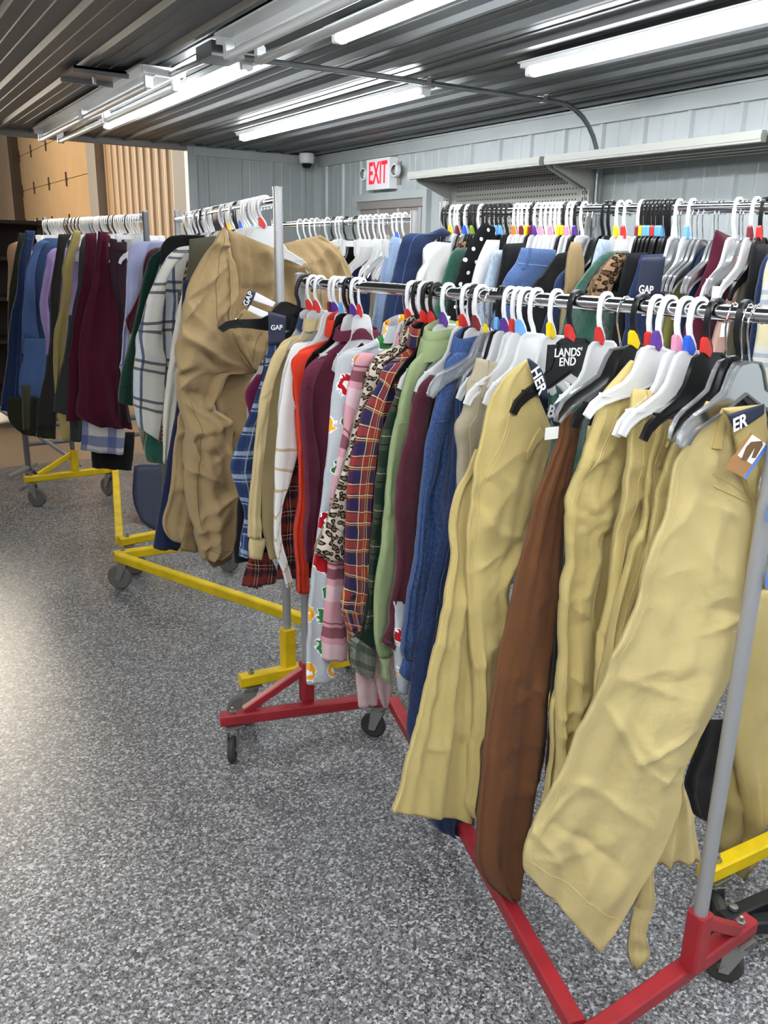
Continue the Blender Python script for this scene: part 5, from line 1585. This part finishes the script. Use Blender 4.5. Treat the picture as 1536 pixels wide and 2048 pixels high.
g_ = panel('sleeve', 'burg_sl', 'burgundy', e, (.009, .015), .005, off=.012)
seam(g_, [(-.97, g_.v[-1] - .012), (.97, g_.v[-1] - .012)], 'burgundy', .0035)
e = garment('holiday_pajama', 'pajama', 'second grey holiday print pajama, only its hem showing below the burgundy cardigan', 'red', 1.72, 'a second holiday pajama')
panel('leg', 'grayprint_b', 'holiday_print', e, (.012, .02), .003)
e = garment('henley', 'sweatshirt', 'heathered blue henley sweatshirt with a long hanging sleeve', 'red', 1.69, 'the blue henley')
panel('body', 'blue_body', 'blue_heather', e, (.009, .015), .008)
g_ = panel('sleeve', 'blue_sl', 'blue_heather', e, (.009, .015), .006, off=.014)
seam(g_, [(-.95, .19), (.9, .17)], 'blue_heather', .0018)
panel('cuff', 'blue_cuff', 'blue_heather', e, (.016, .013), .002, off=.014)
collar(e, 'red', 1.695, 'blue_heather', .075, -.115, .04)
p = at(g_, .3, g_.v[-1] + .0, .012)
MB().box((p[0] - .012, p[1] - .002, p[2] - .13), (p[0] + .022, p[1], p[2] - .05)).build('hang_tag', 'navy_card', e, smooth=False)
e = garment('jeans', 'jeans', 'dark blue jeans hanging behind the khaki trousers with their cuff near the red bar', 'red', 1.64, 'the dark blue jeans')
g_ = panel('legs', 'jeans', 'denim_dark', e, (.012, .04), .008)
seam(g_, [(-.85, .02), (-.7, .5), (-.6, 1.1)], 'denim_mid', .0014)
e = garment('trousers', 'trousers', 'stone beige trousers between the blue henley and the nearest olive khakis', 'red', 1.55, 'the stone beige trousers')
g_ = panel('legs', 'beige', 'stone', e, (.010, .03), .007)
patch(g_, 'belt_loop', ((-.35, .0), (-.12, .0), (-.16, .085), (-.42, .085)), 'stone', .006, na=3, nb=6)
seam(g_, [(-.95, .05), (.9, .045)], 'stone', .0014)
seam(g_, [(-.5, .1), (-.62, .3), (-.9, .42)], 'stone', .0014)


def khaki_details(g_, mat, top=.045, pocket=True, loops=(-.2,), hem=.05, side=-.86):
    L = g_.v[-1]
    for dx in (0, .05):
        seam(g_, [(side + dx, .08), (side + dx, L * .5), (side + dx * .5, L - .01)], mat, .0009, n=70)
    seam(g_, [(-.96, L - hem), (.96, L - hem)], mat, .0009)
    if pocket:
        seam(g_, [(-.25, .06), (-.45, .16), (-.82, .27)], mat, .0013)
        seam(g_, [(-.18, .06), (-.38, .17), (-.80, .285)], mat, .0009)
    for c_ in loops:
        patch(g_, 'belt_loop', ((c_, .004), (c_ + .16, .004), (c_ + .14, .058), (c_ - .02, .058)), mat, .005, na=3, nb=5)


e = garment('trousers', 'trousers', 'olive khaki trousers with an open waist, left of the brown trousers', 'red', 1.40, 'the khakis with the open waist')
panel('leg', 'khakiA_leg', 'khaki', e, (.006, .012), .006, wr=.006, power=5, step=.0075)
g_ = panel('leg', 'khakiA', 'khaki', e, (.007, .018), .007, wr=.007, power=4.5, step=.0065, off=.005, creases=((-.85, .33, -.2, .40, .012, .010), (-.1, .05, .0, .40, .010, .035), (.0, .40, -.15, 1.1, .014, .035), (.9, .35, .2, .48, -.012, .012), (.85, .42, .1, .55, .010, .010), (-.2, .66, .7, .69, .009, .008), (.5, .12, .75, .32, -.010, .018)))
khaki_details(g_, 'khaki', loops=())
patch(g_, 'belt_loop', ((.58, .150), (.68, .165), (.30, .225), (.22, .205)), 'khaki', .006, na=6, nb=4)
w_ = panel('waistband_label', 'herband', 'navy_card', e, (.003, .004), 0, wr=0, hem=False)
rot = math.radians(-62)
o_ = railp('red', 1.385)
text_mesh('lettering', 'HER', .034, 'lettering_white', e, Matrix.Translation((o_.x - .115, 1.377, 1.477)) @ Matrix.Rotation(rot, 4, 'Y').inverted() @ Matrix.Rotation(math.pi / 2, 4, 'X'))
e = garment('trousers', 'trousers', 'chocolate brown trousers hanging between the khaki pairs', 'red', 1.285, 'the brown trousers')
g_ = panel('legs', 'brown', 'brown', e, (.008, .018), .007, wr=.006, power=4.5, step=.0075, creases=((-.6, .35, .5, .42, .010, .009), (-.4, .62, .7, .66, .010, .010), (-.7, .85, .4, .95, .009, .010), (.1, .1, .2, .6, .010, .03)))
for dx in (0, .07):
    seam(g_, [(-.35 + dx, .05), (-.45 + dx, .4), (-.75 + dx, .7)], 'brown', .001, n=60)
seam(g_, [(-.9, g_.v[-1] - .07), (.9, g_.v[-1] - .06)], 'brown', .001)
panel('waistband_label', 'baband', 'navy_card', e, (.003, .004), 0, wr=0, hem=False)
o_ = railp('red', 1.275)
text_mesh('lettering', 'BA', .034, 'lettering_grey', e, Matrix.Translation((o_.x - .178, 1.268, 1.428)) @ Matrix.Rotation(math.radians(16), 4, 'Y') @ Matrix.Rotation(math.pi / 2, 4, 'X'))
MB().box((o_.x - .205, 1.262, 1.375), (o_.x - .17, 1.264, 1.40)).build('price_tag', 'white_card', e, smooth=False)
e = garment('trousers', 'trousers', 'khaki trousers with a slanted pocket and pinched crotch, right of the brown trousers', 'red', 1.185, 'the khakis with the slanted pocket')
panel('leg', 'khakiB_leg', 'khaki', e, (.008, .014), .008, wr=.009, power=4)
g_ = panel('leg', 'khakiB', 'khaki', e, (.007, .018), .007, wr=.007, power=4.5, step=.0065, creases=((.9, .36, -.6, .27, .012, .010), (.85, .38, .0, .55, .012, .010), (-.3, .10, -.1, .35, .010, .025), (.0, .55, -.1, 1.0, .012, .03), (-.9, .30, -.1, .33, -.008, .008), (-.6, .70, .5, .73, .009, .009)))
khaki_details(g_, 'khaki')
panel('waistband_label', 'foband', 'navy_card', e, (.003, .004), 0, wr=0, hem=False)
o_ = railp('red', 1.185)
text_mesh('lettering', 'FO', .03, 'lettering_white', e, Matrix.Translation((o_.x - .026, 1.188, 1.497)) @ Matrix.Rotation(math.radians(38), 4, 'Y') @ Matrix.Rotation(math.pi / 2, 4, 'X'))
PAN['blackR'] = ('red', 1.245, 0, 0, ((.10, 1.42, -.08, 1.42), (.135, 1.25, -.12, 1.25), (.15, 1.0, -.12, 1.0), (.15, .75, -.1, .75), (.14, .45, -.08, .45)))
e = garment('trousers', 'trousers', 'black trousers in the gap between the brown trousers and the slanted pocket khakis', 'red', 1.245, 'black trousers in the gap')
panel('legs', 'blackR', 'black_cloth', e, (.008, .014))
for key, yy, lab in (('khakiC', 1.14, 'khaki trousers on the frosted hangers, edge-on behind the foremost pair'), ('khakiD', 1.11, 'khaki trousers on the black hanger, folded edge-on behind the foremost pair'),
                     ('khakiD2', 1.08, 'narrow khaki trousers edge-on, directly behind the foremost pair')):
    e = garment('trousers', 'trousers', lab, 'red', yy, {'khakiC': 'the left', 'khakiD': 'the middle', 'khakiD2': 'the right'}[key] + ' edge-on khakis')
    g_ = panel('legs', key, 'khaki', e, (.008, .018), .010, 3, wr=.008, power=4)
    seam(g_, [(-.4, .02), (-.3, g_.v[-1] * .6), (-.5, g_.v[-1] - .02)], 'khaki', .001)
    patch(g_, 'belt_loop', ((-.1, .0), (.15, .0), (.15, .055), (-.1, .055)), 'khaki', .005, na=3, nb=5)
e = garment('trousers', 'trousers', 'foremost wide khaki trousers with a photo tag at the near end of the red rack', 'red', .985, 'the foremost khakis')
panel('leg', 'khakiE_legR', 'khaki_light', e, (.005, .010), .008, wr=.008, power=5)
panel('leg', 'khakiE_curl', 'khaki_light', e, (.008, .012), .008, 2.5, wr=.006)
panel('seat', 'khakiE_back', 'khaki', e, (.006, .012), .007, wr=.007, power=5)
g_ = panel('leg', 'khakiE', 'khaki_light', e, (.006, .012), .007, 1.4, wr=.006, power=6, creases=((.12, .02, .18, .55, .012, .03), (.18, .55, .05, 1.0, .010, .035), (-.85, .66, .12, .79, .012, .008), (.12, .79, .75, .70, .012, .007), (-.7, .60, .35, .63, .008, .01), (-.8, .99, .55, 1.06, -.010, .012), (-.6, .87, .6, .95, .009, .014), (.2, .42, .95, .44, -.010, .012), (.35, .48, .9, .43, .009, .01), (-.55, .40, -.15, .50, .008, .012), (.55, .86, .85, .78, .008, .01)), step=.0062)
L = g_.v[-1]
for dx in (0, .04):
    seam(g_, [(-.86 + dx, .10), (-.87 + dx, .5), (-.88 + dx, L - .01)], 'khaki_light', .0009, n=80)
seam(g_, [(-.96, L - .065), (.96, L - .065)], 'khaki_light', .0009)
patch(g_, 'belt_loop', ((-.05, -.0), (.30, .0), (.20, .085), (-.12, .085)), 'khaki', .006, na=4, nb=8)
seam(g_, [(.18, .05), (.95, .06)], 'khaki', .0012)
seam(g_, [(.0, .16), (.5, .175), (.95, .20)], 'khaki', .0016)
seam(g_, [(.0, .135), (.5, .15), (.95, .175)], 'khaki', .001)
panel('waistband_label', 'erband', 'navy_card', e, (.003, .004), 0, wr=0, hem=False)
o_ = railp('red', .95)
text_mesh('lettering', 'ER', .036, 'lettering_white', e, Matrix.Translation((o_.x - .075, .946, 1.451)) @ Matrix.Rotation(math.radians(-14), 4, 'Y') @ Matrix.Rotation(math.pi / 2, 4, 'X'))
# photo tag: card with a printed pair of trousers
rows = PAN['card'][4]
o_ = railp('red', .94)
A_ = Vector((o_.x - rows[0][0], .935, rows[0][1]))
B_ = Vector((o_.x - rows[0][2], .935, rows[0][3]))
D_ = Vector((o_.x - rows[1][0], .935, rows[1][1]))
ex_, ey_ = B_ - A_, D_ - A_
cardf = lambda a, b, d: tuple(A_ + ex_ * a + ey_ * b + Vector((0, -1, 0)) * d)
tg = MB().prism([(0, 0), (1, 0), (1, 1), (0, 1)], 0, .0008, cardf).build('photo_tag', 'brown_card', e, smooth=False)
MB().prism([(.12, .02), (.84, .02), (.84, .62), (.12, .62)], .0008, .0012, cardf).build('print', 'white_card', tg, smooth=False)
MB().prism([(.25, .18), (.62, .02), (.74, .10), (.80, .45), (.66, .50), (.52, .24), (.56, .62), (.34, .66), (.20, .34)], .0012, .0016, cardf).build('print', 'brown_print', tg, smooth=False)
MB().prism([(.86, 0), (1, 0), (1, 1), (.86, 1)], .0008, .0012, cardf).build('print', 'blue_card', tg, smooth=False)
for zz, ss in ((1.287, .026), (1.148, -.004)):
    x_ = railp('red', .9).x - ss
    MB().prism([(0, 0), (.03, .004), (.034, .03), (.016, .042), (-.004, .03)], 0, .001, lambda a, b, d: (x_ + a, .9 - d, zz - .02 + b)).build('size_sticker', 'blue_card', e, smooth=False)

# ---- yellow rack right behind the red one
e = garment('baggy_trousers', 'trousers', 'baggy tan trousers with a gathered elastic waist at the end of the yellow rack', 'y1', 2.80, 'the baggy tan trousers')
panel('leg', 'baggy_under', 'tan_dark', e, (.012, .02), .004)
panel('leg', 'baggy_legb', 'tan_twill', e, (.010, .02), .008, wr=.013, power=4)
panel('leg', 'baggy_legc', 'tan_twill', e, (.010, .02), .008, wr=.015)
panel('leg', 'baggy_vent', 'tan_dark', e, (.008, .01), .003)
panel('seat', 'baggy_back', 'tan_twill', e, (.008, .015), .009, 4, wr=.014)
panel('seat', 'baggy_right', 'tan_twill', e, (.010, .02), .012, 4, wr=.02)
g_ = panel('leg', 'baggy_hip', 'tan_twill', e, (.012, .045), .010, 1.6, wr=.026, step=.007, power=3.5, creases=((-.9, .36, .1, .44, .03, .018), (.1, .44, .95, .47, .022, .012), (-.6, .40, .4, .50, -.03, .02), (-.8, .62, .2, .66, .022, .012), (-.7, .58, .3, .60, -.02, .02), (.9, .12, .0, .24, .016, .012), (.9, .17, -.2, .30, .014, .012), (.9, .22, -.1, .36, .014, .012), (-.2, .85, .7, .80, .012, .012), (.0, 1.0, .8, .96, .012, .01)))
seam(g_, [(.0, .03), (-.05, .16), (.25, .34)], 'tan_dark', .0014)
seam(g_, [(-.9, g_.v[-1] - .04), (.9, g_.v[-1] - .04)], 'tan_dark', .0012)
seam(g_, [(-.45, .62), (-.62, .9), (-.8, 1.1)], 'tan_dark', .0014)
patch(g_, 'elastic_waistband', ((.55, .10), (.985, .10), (.985, .33), (.62, .33)), 'tan_twill', .007, na=8, nb=26)
g2 = panel('pocket', 'baggy_pocket', 'tan_twill', e, (.012, .02), .008, 4, wr=.009)
seam(g2, [(.45, .05), (.05, .17)], 'tan_dark', .0016)
seam(g2, [(-.9, .02), (-.85, .1), (-.3, .2)], 'tan_dark', .003)
lb = panel('brand_label', 'gaplabel_navy', 'navy_card', e, (.001, .001), 0, wr=0, hem=False)
panel('brand_label', 'gaplabel_white', 'white_card', e, (.001, .001), 0, wr=0, hem=False)
panel('brand_label', 'gaplabel_white2', 'white_card', e, (.001, .001), 0, wr=0, hem=False)
o_ = railp('y1', 2.69)
text_mesh('lettering', 'GAP', .026, 'lettering_white', e, Matrix.Translation((o_.x - .137, 2.693, 1.578)) @ Matrix.Rotation(math.radians(-62), 4, 'Y') @ Matrix.Rotation(math.pi / 2, 4, 'X'))

e = garment('hang_tag', 'tag', 'navy card tag hanging on the black garment at the far end of the red rack', 'red', 2.36)
panel('card', 'pincard', 'navy_card', e, (.001, .001), 0, wr=0, hem=False)
o_ = railp('red', 2.35)
text_mesh('lettering', 'GAP', .020, 'lettering_white', e, Matrix.Translation((o_.x - .142, 2.353, 1.513)) @ Matrix.Rotation(math.pi / 2, 4, 'X'))


def simple(name, cat, label, rack, hold, pieces, group=None, neck=None):
    ys = [PAN[p[1]][1] for p in pieces]
    e = garment(name, cat, label, rack, min(ys), hold, group)
    out = []
    for pc in pieces:
        kw = dict(pc[3]) if len(pc) > 3 else {}
        kw.setdefault('t', (.012, .03))
        kw.setdefault('fold', .009)
        kw.setdefault('wr', .007)
        kw.setdefault('step', .018)
        out.append(panel(pc[0], pc[1], pc[2], e, **kw))
    if neck:
        collar(e, rack, max(ys), neck)
    return e, out


simple('trousers', 'trousers', 'navy trousers beside the baggy tan trousers', 'y1', 'the navy trousers', [('legs', 'navypants', 'navy')])
simple('trousers', 'trousers', 'ivory trousers between the leopard top and the navy trousers', 'y1', 'the ivory trousers', [('legs', 'creampants', 'ivory')])
simple('trousers', 'trousers', 'olive grey trousers with only the waist showing above the baggy tan trousers', 'y1', 'the olive grey trousers', [('legs', 'olive1', 'olive')])
simple('blouse', 'blouse', 'sliver of a leopard print top beside the white plaid shirt jacket', 'y1', 'a leopard top', [('body', 'leopard1', 'leopard_tan')])
e, gs = simple('shirt_jacket', 'jacket', 'fuzzy white shirt jacket with navy and blue plaid lines', 'y1', 'the white plaid shirt jacket',
               [('body', 'shacket_body', 'plaid_white', dict(t=(.015, .035))), ('sleeve', 'shacket_sl', 'plaid_white', dict(t=(.015, .04), off=.03, fold=.005))], neck='plaid_white')
g_ = gs[0]
patch(g_, 'chest_pocket', ((-.75, .20), (-.25, .17), (-.22, .36), (-.72, .39)), 'plaid_white', .006)
simple('jacket', 'jacket', 'black jacket behind the white plaid shirt jacket', 'y1', 'the black jacket', [('body', 'blackjacket', 'black_cloth')], neck='black_cloth')
e, gs = simple('sweatshirt', 'sweatshirt', 'dark forest green sweatshirt left of the white plaid shirt jacket', 'y1', 'the forest green sweatshirt', [('sleeve', 'green_sl', 'forest')], neck='forest')
seam(gs[0], [(-.95, gs[0].v[-1] - .09), (.95, gs[0].v[-1] - .09)], 'forest', .002)
simple('sweater', 'sweater', 'maroon sweater with a bent elbow behind the forest green sweatshirt', 'y1', 'the maroon sweater', [('sleeve', 'maroon1_sl', 'burgundy')], neck='burgundy')
simple('shirt', 'shirt', 'pale periwinkle shirt at the left end of the nearer yellow rack', 'y1', 'the periwinkle shirt', [('body', 'lavender_body', 'periwinkle'), ('sleeve', 'lavender_sl', 'periwinkle', dict(off=.015))], neck='periwinkle')
simple('trousers', 'trousers', 'emerald trousers showing only their hem below the white plaid shirt jacket', 'y1', None, [('legs', 'greenhem', 'emerald_velvet')])
simple('trousers', 'trousers', 'beige trousers showing only a narrow hem left of the emerald hem', 'y1', None, [('legs', 'beigehem', 'stone')])

# ---- far left yellow rack
simple('shirt', 'shirt', 'apricot tan shirt at the far left end of the last rack', 'y2', 'the apricot shirt', [('sleeve', 'tan2', 'apricot')])
simple('trousers', 'trousers', 'dark olive trousers second from the far left end', 'y2', 'the dark olive trousers', [('legs', 'olive2', 'dark_olive')])
e, gs = simple('jeans', 'jeans', 'dark navy jeans left of the denim jacket', 'y2', 'the dark navy jeans', [('legs', 'navyjeans2', 'denim_dark')])
seam(gs[0], [(-.9, .05), (.9, .05)], 'denim_mid', .0016)
seam(gs[0], [(.1, .08), (.3, gs[0].v[-1] - .05)], 'denim_mid', .0016)
e, gs = simple('denim_jacket', 'jacket', 'mid blue denim jacket with a metal cuff button on the far left rack', 'y2', 'the denim jacket',
               [('body', 'denimjkt_body', 'denim_mid'), ('sleeve', 'denimjkt_sl', 'denim_soft', dict(off=.02))], neck='denim_mid')
g_ = gs[1]
patch(g_, 'cuff', ((-.97, g_.v[-1] - .10), (.97, g_.v[-1] - .10), (.97, g_.v[-1] - .001), (-.97, g_.v[-1] - .001)), 'denim_mid', .004)
MB().lathe([(0, .004), (.010, .003), (.012, 0), (0, -.002)], at(g_, .15, g_.v[-1] - .05, .009), 'y', 14).build('button', 'button_metal', e)
simple('jeans', 'jeans', 'mid blue jeans below the denim jacket', 'y2', 'the mid blue jeans', [('legs', 'denimpants2', 'denim_soft')])
simple('shirt', 'shirt', 'lavender long sleeve shirt right of the denim jacket', 'y2', 'the lavender shirt', [('body', 'lavender2_body', 'lavender'), ('sleeve', 'lavender2_sl', 'lavender', dict(off=.015, wr=.006))])
simple('trousers', 'trousers', 'charcoal trousers between the lavender shirt and the moss khakis', 'y2', 'the charcoal trousers', [('legs', 'charcoal2', 'charcoal')])
simple('trousers', 'trousers', 'olive khaki trousers with a pale inner leg on the far left rack', 'y2', 'the olive khaki trousers', [('legs', 'khaki2', 'khaki_deep', dict(wr=.008))])
simple('trousers', 'trousers', 'grey green trousers left of the maroon trousers', 'y2', 'the grey green trousers', [('legs', 'charcoal3', 'grey_green')])
simple('trousers', 'trousers', 'maroon wide leg trousers, the left of the two maroon pairs', 'y2', 'the left maroon trousers', [('legs', 'maroon2a', 'maroon', dict(fold=.012))])
e, gs = simple('trousers', 'trousers', 'maroon wide leg trousers, the right and wider of the two maroon pairs', 'y2', 'the right maroon trousers', [('legs', 'maroon2b', 'maroon', dict(fold=.018, freq=2.6))])
patch(gs[0], 'waistband', ((-.97, .004), (.97, .004), (.97, .05), (-.97, .05)), 'maroon', .004)
e, gs = simple('trousers', 'trousers', 'very dark plum trousers at the near end of the far left rack', 'y2', 'the dark plum trousers', [('legs', 'plum2', 'maroon_dark')])
patch(gs[0], 'waistband', ((-.97, .004), (.97, .004), (.97, .05), (-.97, .05)), 'maroon_dark', .004)
simple('plaid_shirt', 'shirt', 'white and blue plaid shirt hem below the maroon trousers', 'y2', None, [('body', 'blueplaid2', 'plaid_ltblue')])
simple('skirt', 'skirt', 'black skirt hem hanging lowest below the blue plaid hem', 'y2', None, [('body', 'black2', 'black_cloth')])
simple('trousers', 'trousers', 'khaki trouser hem below the left maroon trousers', 'y2', None, [('legs', 'khakihem2', 'khaki')])
simple('trousers', 'trousers', 'dark grey green trouser hem next to the blue plaid hem', 'y2', None, [('legs', 'charhem2', 'grey_green')])
simple('trousers', 'trousers', 'blackish olive garment hem farthest left above the slanted brace', 'y2', None, [('legs', 'darkhem2', 'dark_olive')])
simple('trousers', 'trousers', 'muted green strap-like trouser hem below the mid blue jeans', 'y2', None, [('legs', 'olivehem2', 'olive')])
simple('trousers', 'trousers', 'dark olive trouser hem below the charcoal trousers', 'y2', None, [('legs', 'darkhem3', 'dark_olive')])

# ---- right-hand back rack
e, gs = simple('denim_jacket', 'jacket', 'dark navy denim jacket at the left end of the right-hand back rack', 'y3', 'the navy denim jacket', [('body', 'navyjkt', 'denim_dark', dict(t=(.015, .04)))], neck='denim_dark')
seam(gs[0], [(-.55, .1), (-.3, .45)], 'denim_mid', .0016)
simple('sweater', 'sweater', 'ribbed off-white sweater with its sleeve hanging forward', 'y3', 'the off-white sweater', [('body', 'whitesw', 'white_knit', dict(fold=.010, freq=5)), ('sleeve', 'whitesw_sl', 'white_knit', dict(off=.02))], neck='leopard_tan')
simple('blouse', 'blouse', 'emerald velvet top next to the polka dot garment', 'y3', 'the emerald velvet top', [('body', 'velvet', 'emerald_velvet', dict(wr=.008))])
simple('polka_dress', 'dress', 'black garment with white polka dots', 'y3', 'the polka dot garment', [('body', 'polka', 'polka_dot')])
simple('jeans', 'jeans', 'white jeans right of the polka dot garment', 'y3', 'the white jeans', [('legs', 'whitejeans', 'white_denim')])
simple('jeans', 'jeans', 'light acid wash jeans beside the white jeans', 'y3', 'the acid wash jeans', [('legs', 'ltdenim', 'denim_acid')])
simple('trousers', 'trousers', 'black trousers between the acid wash jeans and the blue jeans with pocket', 'y3', 'the black trousers', [('legs', 'blackpants3', 'black_cloth')])
e, gs = simple('jeans', 'jeans', 'mid blue jeans turned to show the back pocket and belt loop', 'y3', 'the blue jeans with pocket', [('legs', 'bluejeans3', 'denim_soft', dict(wr=.006))])
patch(gs[0], 'belt_loop', ((-.62, -.0), (-.5, .0), (-.55, .07), (-.68, .07)), 'denim_mid', .006, na=3, nb=5)
seam(gs[0], [(-.95, .05), (.95, .055)], 'denim_light', .0013)
patch(gs[0], 'back_pocket', ((-.3, .12), (.25, .13), (.1, .24), (-.4, .23)), 'denim_soft', .004)
simple('top', 'blouse', 'black top draped in front of the blue jeans with pocket', 'y3', 'the black top', [('body', 'blacktop3', 'black_cloth')])
simple('denim_jacket', 'jacket', 'navy blue denim jacket shoulder left of the khaki drawstring trousers', 'y3', 'the navy blue denim jacket', [('body', 'denimjkt3', 'denim_dark')])
simple('trousers', 'trousers', 'khaki drawstring trousers on the right-hand back rack', 'y3', 'the khaki drawstring trousers', [('legs', 'khaki3', 'tan_twill', dict(wr=.008))])
simple('jeans', 'jeans', 'pale blue jeans right of the khaki drawstring trousers', 'y3', 'the pale blue jeans', [('legs', 'ltdenim3', 'denim_acid')])
e, gs = simple('velvet_robe', 'robe', 'emerald velvet robe with a leopard print lapel', 'y3', 'the emerald robe', [('body', 'velvet3', 'emerald_velvet', dict(wr=.010)), ('lapel', 'velvet3_trim', 'leopard_tan', dict(off=.03))])
simple('trousers', 'trousers', 'black trousers right of the emerald robe', 'y3', 'black trousers beside the robe', [('legs', 'blackpants3b', 'black_cloth')])
e, gs = simple('jeans', 'jeans', 'navy jeans carrying the large navy card tag', 'y3', 'the tagged navy jeans', [('legs', 'navypants3', 'denim_dark')])
panel('hang_tag', 'gapcard', 'navy_card', e, (.0012, .0012), 0, wr=0, hem=False)
o_ = railp('y3', 1.65)
text_mesh('lettering', 'GAP', .030, 'lettering_white', e, Matrix.Translation((o_.x - .204, 1.655, 1.652)) @ Matrix.Rotation(math.radians(3), 4, 'Y') @ Matrix.Rotation(math.pi / 2, 4, 'X'))
simple('trousers', 'trousers', 'moss green trousers right of the large navy card tag', 'y3', 'the moss trousers', [('legs', 'olive3', 'moss')])
simple('jacket', 'jacket', 'navy jacket between the moss and the burgundy trousers', 'y3', 'the navy jacket', [('body', 'navyjkt3', 'navy')])
e, gs = simple('trousers', 'trousers', 'burgundy button-fly trousers on the right-hand back rack', 'y3', 'the burgundy trousers', [('legs', 'burg3', 'maroon', dict(fold=.010))])
MB().lathe([(0, .004), (.008, .003), (.009, 0), (0, -.002)], at(gs[0], .35, .33, .006), 'y', 14).build('button', 'button_metal', e)
simple('trousers', 'trousers', 'dusty pink trousers right of the burgundy trousers', 'y3', 'the dusty pink trousers', [('legs', 'pink3', 'pink_cloth')])
simple('trousers', 'trousers', 'dark olive trousers beside the dusty pink trousers', 'y3', 'dark olive trousers', [('legs', 'olive3b', 'olive')])
simple('trousers', 'trousers', 'black trousers near the right edge of the photo', 'y3', 'black trousers near the edge', [('legs', 'black3b', 'black_cloth')])
simple('jeans', 'jeans', 'dark blue jeans at the right edge of the photo', 'y3', 'dark blue jeans', [('legs', 'denim3b', 'denim_dark')])
simple('shirt', 'shirt', 'cream shirt with a blue plaid band at the right edge', 'y3', 'the cream plaid shirt', [('body', 'cream3', 'plaid_cream')])
simple('trousers', 'trousers', 'khaki trousers hanging behind the near grey upright', 'y3', 'khakis behind the upright', [('leg', 'khakiF', 'khaki', dict(wr=.006)), ('leg', 'khakiF_leg', 'khaki_deep')])
simple('trousers', 'trousers', 'black trousers showing beside the near grey upright', 'y3', 'black trousers behind the upright', [('legs', 'black3', 'black_cloth')])

# ---- back rack near the exit door
simple('trousers', 'trousers', 'taupe trousers left of the light blue jeans on the back rack', 'y4', 'the taupe trousers', [('legs', 'graypants4', 'stone')])
simple('jeans', 'jeans', 'light blue jeans at the near end of the back rack', 'y4', 'the light blue jeans', [('legs', 'ltjeans4', 'denim_light')])
simple('jeans', 'jeans', 'dark blue jeans left of the taupe trousers on the back rack', 'y4', 'dark blue back rack jeans', [('legs', 'darkjeans4', 'denim_dark')])
simple('jeans', 'jeans', 'blue jeans behind the clear hangers on the back rack', 'y4', 'blue back rack jeans', [('legs', 'jeans4b', 'denim_mid')])

# price tickets hanging off the back rack
for i, (px_, y_, z_) in enumerate(((.24, 1.42, 1.655), (.215, 1.40, 1.565), (.19, 1.66, 1.60))):
    o_ = railp('y3', y_)
    e = MB().box((o_.x - px_ - .014, y_ - .0006, z_ - .017), (o_.x - px_ + .014, y_, z_ + .017)).build('price_ticket', 'white_card', smooth=False)
    tag(e, ['upper white price ticket above the red rail near the right edge', 'lower white price ticket below the red rail near the right edge', 'white price ticket near the metal hooked hanger on the right'][i], 'price ticket')

# ------------------------------------------------------------------ hangers on every rail
for rack, txt in HOOKS.items():
    items = []
    for w in txt.split():
        y, k = float(w[:5]), w[5:]
        items.append([y, k[0], k[1:] or None, None])
    for y, hold in sorted(HELD.get(rack, [])):
        best = min((it for it in items if it[3] is None), key=lambda it: abs(it[0] - y), default=None)
        if best:
            best[3] = hold
    for y, k, mk, hold in items:
        yaw, roll = RND.uniform(-3, 3), RND.uniform(-.02, .02)
        pants = bool(hold) and any(q in hold for q in ('trousers', 'jeans', 'khakis'))
        if rack in ('y2', 'y4') and pants:
            k, mk = 'p', None
        h = hanger(rack, y, k, mk, hold, yaw, roll)
        if rack in ('y3', 'y4'):
            h.scale = (.62, 1, 1)
        elif rack == 'y2':
            h.scale = (.78, 1, .95)
        elif not pants:
            h.scale = (1.08, 1, 1) if rack == 'y1' and y < 3.0 else ((.62 if k == 'w' else .86) if hold else (.55 if y > 1.6 else .8), 1, 1)
        if rack == 'red' and abs(y - 1.176 + .014) < .02 and k == 'c':
            h.rotation_euler.y = -.18
        if rack == 'red' and abs(y - 2.411) < .004:
            h.scale, h.rotation_euler.y = (1.25, 1, 1), -.40
        if rack == 'red' and abs(y - 1.396) < .003:
            h['label'] = 'black plastic hanger with white lettering and red size marker on the red rack'
            bd = [c_ for c_ in h.children if c_.name.startswith('body')][0]
            lt = text_mesh('lettering', "LANDS'\nEND", .026, 'lettering_white', None,
                           Matrix(((-1, 0, 0, .020), (0, 0, 1, .0062), (0, 1, 0, -.119), (0, 0, 0, 1))))
            lt.parent = bd
            pl = MB().box((-.046, .0, -.146), (.080, .0045, -.090)).build('logo_plate', 'black_plastic', smooth=False)
            pl.parent = bd
